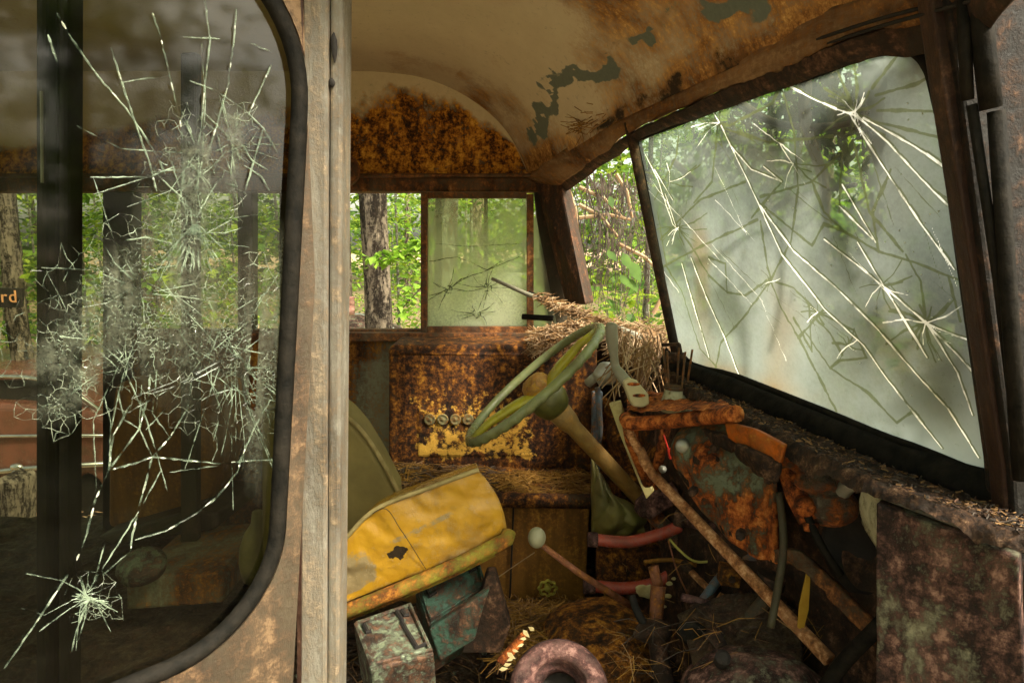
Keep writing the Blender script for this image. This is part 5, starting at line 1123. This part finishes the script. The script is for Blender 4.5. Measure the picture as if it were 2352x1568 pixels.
# flakes hanging inside torn lining
vn = thing('dead_vines', 'mass of dead grey vines hanging outside the far windshield opening', 'dead vine', U(1400,720,2.6))
mb = MB()
for k in range(140):
    g = random.random()
    x = random.gauss(1400, 48) if g < .8 else random.uniform(1310,1490); y0 = random.choice((random.uniform(395,430), random.uniform(395,430), random.uniform(500,560))); Y0 = random.uniform(2.35,2.9); l = random.uniform(80,290)
    pts = []
    for i in range(7): t = i/6; pts.append(U(x+random.uniform(-6,6)+18*math.sin(t*3+k), y0+l*t, Y0))
    mb.tube(smooth_line(pts, 2), [random.uniform(.0015,.0035), .0008], 4, cap=False)
tag(mb.build('hanging_strands', M_vine, vn), kind='stuff')
mb = MB()
for k in range(150):
    c = U(random.gauss(*random.choice(((1375,22),(1400,30),(1450,20)))), random.choice((random.gauss(560,38), random.gauss(440,30), random.gauss(520,50))), random.uniform(2.3,2.7))
    d = Vector((random.gauss(0,1), random.gauss(0,1), random.gauss(-.6,1))).normalized()*random.uniform(.008,.022); e = d.orthogonal().normalized()*random.uniform(.004,.008)
    i_ = [mb.addv(c-d), mb.addv(c+e+d*.2), mb.addv(c+d), mb.addv(c-e)]; mb.face(i_)
tag(mb.build('dead_leaf_clump', M_vine, vn), kind='stuff')
mb = MB()
for a, b in (((1415,400),(1452,500)), ((1330,470),(1420,545)), ((1300,420),(1330,560)), ((1420,560),(1530,640)), ((1330,430),(1430,500)), ((1500,720),(1540,640)), ((1330,500),(1450,505))):
    p, q_ = U(*a, 2.5), U(*b, 2.5); mb.tube([p, lerp(p, q_, .5) + Vector((.01,0,.015)), q_], [.008,.005], 6)
mb.build('twig', M_needle2, vn)

# ---------------------------------------------------------------- OUTSIDE
def leafmat(name, a, b, tr=.45):
    m, t = newmat(name); oi = N(t, 'ShaderNodeObjectInfo'); ge = N(t, 'ShaderNodeNewGeometry')
    tc = N(t, 'ShaderNodeTexCoord'); n = nz_(t, tc.outputs['Object'], 1.3, 5, .6); n2 = nz_(t, tc.outputs['Object'], 17, 2, .6)
    f = math_(t, 'ADD', math_(t, 'MULTIPLY', n, .6), math_(t, 'MULTIPLY', n2, .4)); c = ramp_(t, f, [(.36, a), (.62, b)])
    bs = N(t, 'ShaderNodeBsdfPrincipled'); L(t, c, bs.inputs['Base Color']); bs.inputs['Roughness'].default_value = .5
    tl = N(t, 'ShaderNodeBsdfTranslucent'); L(t, c, tl.inputs[0]); mx = N(t, 'ShaderNodeMixShader'); mx.inputs[0].default_value = tr
    L(t, bs.outputs[0], mx.inputs[1]); L(t, tl.outputs[0], mx.inputs[2]); o = N(t, 'ShaderNodeOutputMaterial'); L(t, mx.outputs[0], o.inputs[0]); return m
M_leaf = leafmat('bright_green_leaves', (.04,.11,.010), (.30,.50,.05))
M_leaf2 = leafmat('mid_green_leaves', (.02,.06,.012), (.16,.30,.04))
M_leaf3 = leafmat('yellow_green_leaves', (.13,.22,.012), (.50,.64,.06))
M_bark = rustmat('pine_bark', (.42,.34,.26), (.22,.17,.12), bias=-.12, con=14, s=16, stretch=(1,1,.25), fine=40, bump=1.0, bdist=.05, rust=[(0.28,(.008,.005,.004)),(.5,(.025,.017,.012)),(.65,(.06,.04,.028)),(.78,(.1,.07,.05))], rough=.9)
M_bark2 = rustmat('lichen_bark', (.34,.35,.27), (.16,.16,.12), bias=-.25, con=8, s=9, fine=30, bump=1.0, bdist=.05, rust=DARKR, rough=.9)
M_ground = plain('leaf_litter_ground', (.46,.33,.20), (.24,.16,.09), sc=5, rough=.95, bump=1, det=12)
M_litter = plain('dead_leaf_litter', (.40,.24,.14), (.18,.10,.055), sc=3, rough=.9, bump=0, trans=.15)
mb = MB(); mb.grid(lambda u, v: Vector((lerp(-90,90,u), lerp(-60,110,v), .10*fbm(Vector((u*30, v*30, 0)), 1) + (.25 if abs(v) > 2 else 0))), 120, 120)
tag(mb.build('ground', M_ground, smooth=True, center=False), kind='structure', label='brown forest floor under the bus and trees')
mb = MB()
for k in range(7000):
    y = random.uniform(2.6, 12); x = random.uniform(-.95*y, .2*y) ; c = Vector((x, y, .03 + .10*fbm(Vector(((x+90)/180*30, (y+60)/170*30, 0)), 1) + random.random()*.04))
    a = random.uniform(0, 6.28); l = random.uniform(.02,.05); d = Vector((math.cos(a), math.sin(a), random.uniform(-.4,.4)))*l; e = Vector((-math.sin(a), math.cos(a), random.uniform(-.4,.4)))*l*.5
    i = [mb.addv(c-d), mb.addv(c+e), mb.addv(c+d), mb.addv(c-e)]; mb.face(i)
tag(mb.build('fallen_leaves', M_litter, center=False), 'dry brown leaves covering the ground beyond the bus', 'leaf litter', kind='stuff')
def leaves(mb, c, rx, ry, rz, n, ls, mats=1, shell=False):
    for k in range(n):
        while True:
            p = Vector((random.uniform(-1,1), random.uniform(-1,1), random.uniform(-1,1)))
            if p.length < 1: break
        p = Vector((p.x*rx, p.y*ry, p.z*rz)) + c
        a = random.uniform(0, 6.28); tl = random.gauss(0, .45); l = ls*random.uniform(.6, 1.3)
        d = Vector((math.cos(a), math.sin(a), tl)).normalized()*l; e = Vector((-math.sin(a), math.cos(a), random.gauss(0,.35))).normalized()*l*.42; dr = Vector((0,0,-l*.25))
        q = [mb.addv(p), mb.addv(p + d*.45 + e), mb.addv(p + d + dr), mb.addv(p + d*.45 - e)]
        mb.cur = random.randrange(mats) if mats > 1 else 0; mb.face(q)
def trunk_mesh(r, h, lean=(0,0), wob=.06, seed=0, n=20, rough=.03):
    mb = MB(); m = 40; rings = []
    for k in range(m+1):
        t = k/m; z = h*t**1.3; cx = lean[0]*t + wob*math.sin(t*5+seed); cy = lean[1]*t + wob*math.cos(t*4+seed); rr_ = r*(1-.6*t)*(1+.5*math.exp(-z*4))
        ring = []
        for j in range(n):
            a = 2*math.pi*j/n; q = rr_*(1 + rough*4*noise.noise(Vector((math.cos(a)*3+seed, math.sin(a)*3, z*2))) + rough*2*noise.noise(Vector((math.cos(a)*9+seed, math.sin(a)*9, z*7))))
            ring.append(mb.addv((cx+math.cos(a)*q, cy+math.sin(a)*q, z)))
        rings.append(ring)
    for k in range(m):
        for j in range(n): mb.face((rings[k][j], rings[k][(j+1)%n], rings[k+1][(j+1)%n], rings[k+1][j]))
    return mb
def ftree(name, label, x, y, r, h, lean, bark, crownfn, group, rough=.04, seed=0):
    t = thing(name, label, 'tree', (x, y, -.05), group)
    mb = trunk_mesh(r, h, lean, .04, seed, 40 if r > .12 else 14, rough)
    mb.v = [(p[0]+x, p[1]+y, p[2]-.05) for p in mb.v]; mb.build('trunk', bark, t, smooth=True)
    mb = MB(); crownfn(mb); mb.v = [(p[0]+x, p[1]+y, p[2]-.05) for p in mb.v]; mb.build('crown', [M_leaf, M_leaf2, M_leaf3], t); return t
def highcrown(h, n=500):
    def f(mb):
        for k in range(14): leaves(mb, Vector((random.gauss(0,1.3), random.gauss(0,1.3), h*random.uniform(.72,1.0))), 1.2, 1.2, .6, n//14, .22, 3)
    return f
def px_tree(x, Y): return U(x, 600, Y).x
big = ftree('pine_tree', 'thick straight pine trunk with plated bark in the open driver window', px_tree(861, 5.2), 5.2, .118, 14, (-.1,0), M_bark, highcrown(14), 'tall pines around the bus', .05, 1)
ftree('leaning_tree', 'lichen spotted leaning trunk beside the sliding window frame', px_tree(928, 4.6), 4.6, .075, 8, (.85,0), M_bark2, highcrown(8), None, .10, 2)
ftree('pine_tree', 'slim brown pine trunk partly hidden by the door post', px_tree(797, 7), 7, .09, 12, (0,0), M_bark, highcrown(12), 'tall pines around the bus', .05, 3)
ftree('pine_tree', 'pale barked pine trunk behind the lettered sign', px_tree(42, 5.6), 5.6, .085, 12, (-.1,0), M_bark, highcrown(12), 'tall pines around the bus', .06, 4)
def sapcrown(h, sd):
    def f(mb):
        rs = random.Random(sd)
        for k in range(26):
            z = rs.uniform(.12, 1.0)*h; a = rs.uniform(0, 6.28); rad = rs.uniform(.2, 1.3)*(1-.4*z/h); c = Vector((math.cos(a)*rad, math.sin(a)*rad, z))
            leaves(mb, c, .55, .55, .14, 46, .085, 3)
            mb.cur = 0
    return f
sap = []
sl = ['slender sapling with flat layers of bright green leaves', 'loose leafy sapling with airy layered foliage', 'low spreading sapling with yellow green leaves', 'tall thin sapling with scattered mid green leaves']
for i in range(4):
    sap.append(ftree('sapling', sl[i] + ' in the woods', 0, 0, .028, 4.6+i*.5, (.2,.1), M_bark2, sapcrown(4.2+i*.5, i+3), 'saplings filling the woods beyond the bus', .05, i))
rs = random.Random(11); spots = []
tries = 0
while len(spots) < 84 and tries < 9000:
    tries += 1
    y = rs.uniform(4.6, 24); x = rs.uniform(-.95*y, .95*y+1)
    if y < 6.2 and abs(x/y + .20) < .08: continue
    if x/y < -.48 and y < 7.5: continue
    if any((x-a)**2+(y-b)**2 < 1.0 for a, b in spots): continue
    spots.append((x, y))
for k, (x, y) in enumerate(spots):
    o = sap[k] if k < 4 else copy_tree(sap[k % 4]); o.location = (x, y, -.05); o.rotation_euler.z = rs.uniform(0, 6.28); s = rs.uniform(.75, 1.25); o.scale = (s, s, s)
# thin and thick trunks deeper in the wood
tp = ftree('woodland_tree', 'straight dark trunk standing deeper in the woods', 0, 0, .12, 13, (.2,.1), M_bark, highcrown(13, 900), 'trunks standing deeper in the woods', .05, 6)
spots2 = []
while len(spots2) < 30:
    y = rs.uniform(9, 30); x = rs.uniform(-.9*y, .95*y)
    if all((x-a)**2+(y-b)**2 > 3 for a, b in spots2): spots2.append((x, y))
for k, (x, y) in enumerate(spots2):
    o = tp if k == 0 else copy_tree(tp); o.location = (x, y, -.05); o.rotation_euler.z = rs.uniform(0, 6.28); s = rs.uniform(.6, 1.4); o.scale = (s, s, 1)
# trees behind the photographer, seen only as reflections
for k, (x, y) in enumerate(((-7,-9),(9,-8.5),(14,-8),(-11,-4),(6,-12),(15,-9))):
    o = copy_tree(tp); o.location = (x, y, -.05); o['label'] = 'tree standing in the clearing behind the camera'; o['group'] = 'trees in the clearing behind the camera'
    o = copy_tree(sap[k % 4]); o.location = (x*.9, y*.8, -.05); o.scale = (1.3,1.3,1.2); o['label'] = 'leafy sapling in the clearing behind the camera'; o['group'] = 'saplings in the clearing behind the camera'
def bcrown(mb):
    for k in range(90):
        z = random.uniform(1.5, 9.5); rad = random.uniform(0, 2.6)*(1-.5*abs(z-5)/5); a = random.uniform(0, 6.28)
        leaves(mb, Vector((math.cos(a)*rad, math.sin(a)*rad, z)), .9, .9, .3, 60, .16, 3)
bt = ftree('sky_blocking_tree', 'unseen leafy tree added behind the camera to block skylight', 6.3, -3.6, .16, 9, (.1,.1), M_bark, bcrown, 'leafy trees added behind the camera to block skylight', .05, 9)  # unseen, added behind the camera to cut flat skylight and feed reflections
bt.scale = (1.15, 1.15, .62)
for x, y in ((10.5,-7.5),(7,-9),(3.2,-7),(-.5,-6.4),(-4,-5.6),(-7.5,-4),(1.5,-10.5),(-3,-9.5)):
    o = copy_tree(bt); o.location = (x, y, -.05); o.rotation_euler.z = x; o.scale = (1, 1, 1 if x < 4 else .75)
# far wood as one mass
mb = MB()
for k in range(26000):
    a = random.uniform(-1.15, 1.15); d = random.uniform(26, 40); z = random.random()**1.2*13
    leaves(mb, Vector((math.sin(a)*d, math.cos(a)*d, z)), .5, .5, .5, 1, .55, 3)
tag(mb.build('far_woods', [M_leaf, M_leaf2, M_leaf3], center=False), 'dense green wall of far woods', 'woods', kind='stuff')
mb = MB()
for k in range(9000):
    y = random.uniform(3.2, 22); x = random.uniform(-.9*y, .95*y)
    if x/y < -.45 and y < 8: continue
    leaves(mb, Vector((x, y, random.uniform(.05, .75))), .2, .2, .1, 3, .07, 3)
tag(mb.build('undergrowth', [M_leaf, M_leaf2, M_leaf3], center=False), 'low green undergrowth covering the forest floor', 'undergrowth', kind='stuff')
# near sprays crossing the pine
sp_ = thing('leafy_branch', 'bright maple branch reaching across the thick pine trunk', 'branch', U(900, 600, 4.4))
mb = MB(); mb.tube([U(985,560,4.2), U(930,590,4.3), U(865,600,4.4)], [.006,.002], 5); mb.tube([U(985,640,4.2), U(940,690,4.3), U(915,720,4.3)], [.005,.002], 5); mb.build('twig', M_bark, sp_)
mb = MB()
for k in range(26):
    t = k/26; c = U(lerp(985,850,t), lerp(560,604,t), 4.3); leaves(mb, c, .08, .08, .05, 7, .055, 1)
for x, y in ((955,645),(940,665),(930,690),(945,705),(920,715),(950,560),(940,530)): leaves(mb, U(x,y,4.3), .07, .06, .05, 10, .06, 1)
mb.build('leaves', M_leaf, sp_)
vl = thing('vine_leaves', 'drooping green vine leaves among the dead vines outside the windshield', 'leaves', U(1430,600,2.4))
mb = MB()
for x, y, l in ((1395,575,.10),(1430,580,.13),(1450,600,.16),(1425,630,.11),(1445,640,.11),(1400,450,.09)):
    p = U(x, y, 2.3); d = Vector((random.uniform(.2,.7), -.2, -.8)).normalized()*l*.5; e = Vector((.8,.1,.4)).normalized()*l*.13
    mb.ext([p, p+d*.25+e*.8, p+d*.5+e, p+d*.8+e*.5, p+d, p+d*.8-e*.4, p+d*.5-e, p+d*.2-e*.8], (0,.001,0))
mb.build('leaf', M_leaf2, vl)
# red car at the left
M_carr = rustmat('faded_brick_car_paint', (.20,.075,.05), (.12,.042,.03), bias=-.3, con=6, s=4, fine=60, bump=.2, rough=.35, spec=.6, rust=DARKR)
car = thing('red_car', 'old brick red car with chrome trim abandoned beyond the bus door opening', 'car', (U(60,1000,5).x, 5.4, 0))
Yc = 5.0
def cx(x, y, Y=Yc): return U(x, y, Y)
prof = [(-420,965),(-380,930),(-60,925),(60,930),(215,948),(262,968),(285,1010),(288,1090),(280,1140),(240,1160),(228,1110),(200,1088),(172,1100),(158,1150),(-300,1180),(-420,1160)]
mb = MB(); mb.ext([cx(*p) for p in prof][::-1], (0, 1.6, 0)); mb.build('body', M_carr, car, bevel=.06, seg=4)
mb = MB(); mb.ext([cx(x, y, 5.15) for x, y in ((-360,935),(-260,862),(-60,848),(90,852),(150,872),(235,945),(215,955),(-340,945))][::-1], (0,1.3,0)); mb.build('cabin', M_carr, car, bevel=.04, seg=3)
mb = MB(); mb.ext([cx(x, y, 5.14) for x, y in ((-40,872),(80,872),(130,888),(190,935),(-40,935))][::-1], (0,.03,0)); mb.build('window', M_void, car)
mb = MB(); mb.tube([cx(x, y, 4.97) for x, y in ((-400,1095),(0,1082),(60,1075),(288,1062))], .022, 8); mb.build('side_trim', M_chrome, car, smooth=True)
mb = MB(); mb.tube([cx(x, y, 5.1) for x, y in ((-300,868),(-60,862),(60,866),(140,880),(240,950))], .016, 8); mb.build('roof_trim', M_chrome, car, smooth=True)
mb = MB(); mb.tube([cx(x, y, 4.97) for x, y in ((-300,1005),(100,1000),(285,1000))], .014, 8); mb.build('shoulder_trim', M_chrome, car, smooth=True)
mb = MB(); mb.tube(smooth_line([cx(35,1080,4.96), cx(55,1108,4.95), cx(78,1112,4.96)]), [.03,.008], 8); mb.ell(cx(38,1072,4.96), .05,.03,.03); mb.build('trim_spear', M_chrome, car, smooth=True)
mb = MB(); mb.lathe(cx(200,1150,5.05), (0,1,0), [(0,.12),(.0,.2),(.04,.22),(.16,.22),(.2,.2)], 28); mb.build('wheel', M_black, car, smooth=True)
# stump post and logs lower left
sx = thing('broken_stump', 'dark broken stump post standing in front of the red car', 'stump', U(15,1250,3.6))
mb = MB(); mb.ext([U(x, y, 3.6) for x, y in ((-30,1120),(-10,1100),(8,1110),(15,1102),(30,1115),(28,1230),(-30,1240))][::-1], (0,.2,0)); mb.build('trunk', M_bark, sx, bevel=.01)
# sign
sg = thing('lettered_sign', 'small dark wooden sign with orange lettering on the pale barked pine', 'sign', U(20,675,5.3))
mb = MB(); q = [U(-90,706,5.3), U(49,706,5.3), U(51,662,5.3), U(-90,660,5.3)]; mb.box8(q + [p + Vector((0,.03,0)) for p in q]); mb.build('board', M_void, sg, bevel=.004)
tx = bpy.data.curves.new('lettering', 'FONT'); tx.body = 'ird'; tx.size = .135; tx.extrude = .003; tx.space_character = 1.15
tmp = bpy.data.objects.new('lettering_source', tx); COL.objects.link(tmp); bpy.context.view_layer.update()
lm = bpy.data.meshes.new_from_object(tmp); bpy.data.objects.remove(tmp); lm.materials.clear(); lm.materials.append(plain('orange_sign_paint', (.75,.36,.16), (.6,.28,.12), sc=9))
to = bpy.data.objects.new('lettering', lm); COL.objects.link(to); to.parent = sg
p = U(-10, 694, 5.285); to.location = p - Vector(sg['_base']); to.rotation_euler = (R(90), 0, 0)
# barrel and rusty hood beyond the driver window
br = thing('rusty_barrel', 'small red and white rusty barrel seen past the door post', 'barrel', U(803,735,6))
mb = MB(); mb.lathe(U(803,722,6), (0,0,1), [(0,.045),(.03,.046),(.032,.048),(.06,.046),(.09,.046),(.092,.05),(.15,.046),(.155,.05),(.16,.0)], 20); mb.build('body', rustmat('red_white_barrel_paint', (.6,.5,.42), (.45,.09,.05), bias=-.1, con=5, s=9, rust=PURP), br, smooth=True)
wh = thing('rusty_car', 'low rust brown car hood parked behind the thick pine', 'car', U(860,760,6.5))
mb = MB(); mb.ell(U(820,790,6.6), .34, .5, .30, nu=40, nv=20); mb.ell(U(900,800,6.6), .16, .4, .24, nu=30, nv=16); mb.build('body', M_step, wh, smooth=True)
mb = MB(); mb.tube([U(760,722,6.2), U(830,722,6.2), U(890,742,6.2), U(915,765,6.2)], .012, 8); mb.build('hood_trim', M_chrome, wh, smooth=True)
# white vehicle glimpsed through the sliding pane
wv = thing('white_truck', 'blurry pale truck beyond the milky sliding window', 'truck', U(1170,760,9))
mb = MB(); mb.ext([U(x, y, 9) for x, y in ((1090,690),(1140,640),(1235,640),(1245,760),(1085,760))][::-1], (0,1.5,0)); mb.build('body', M_alu, wv, bevel=.08, seg=3)
mb = MB(); mb.ext([U(x, y, 8.98) for x, y in ((1145,655),(1175,650),(1175,685),(1120,690))][::-1], (0,.03,0)); mb.build('window', M_void, wv)

for o in bpy.data.objects:
    if '_base' in o: del o['_base']
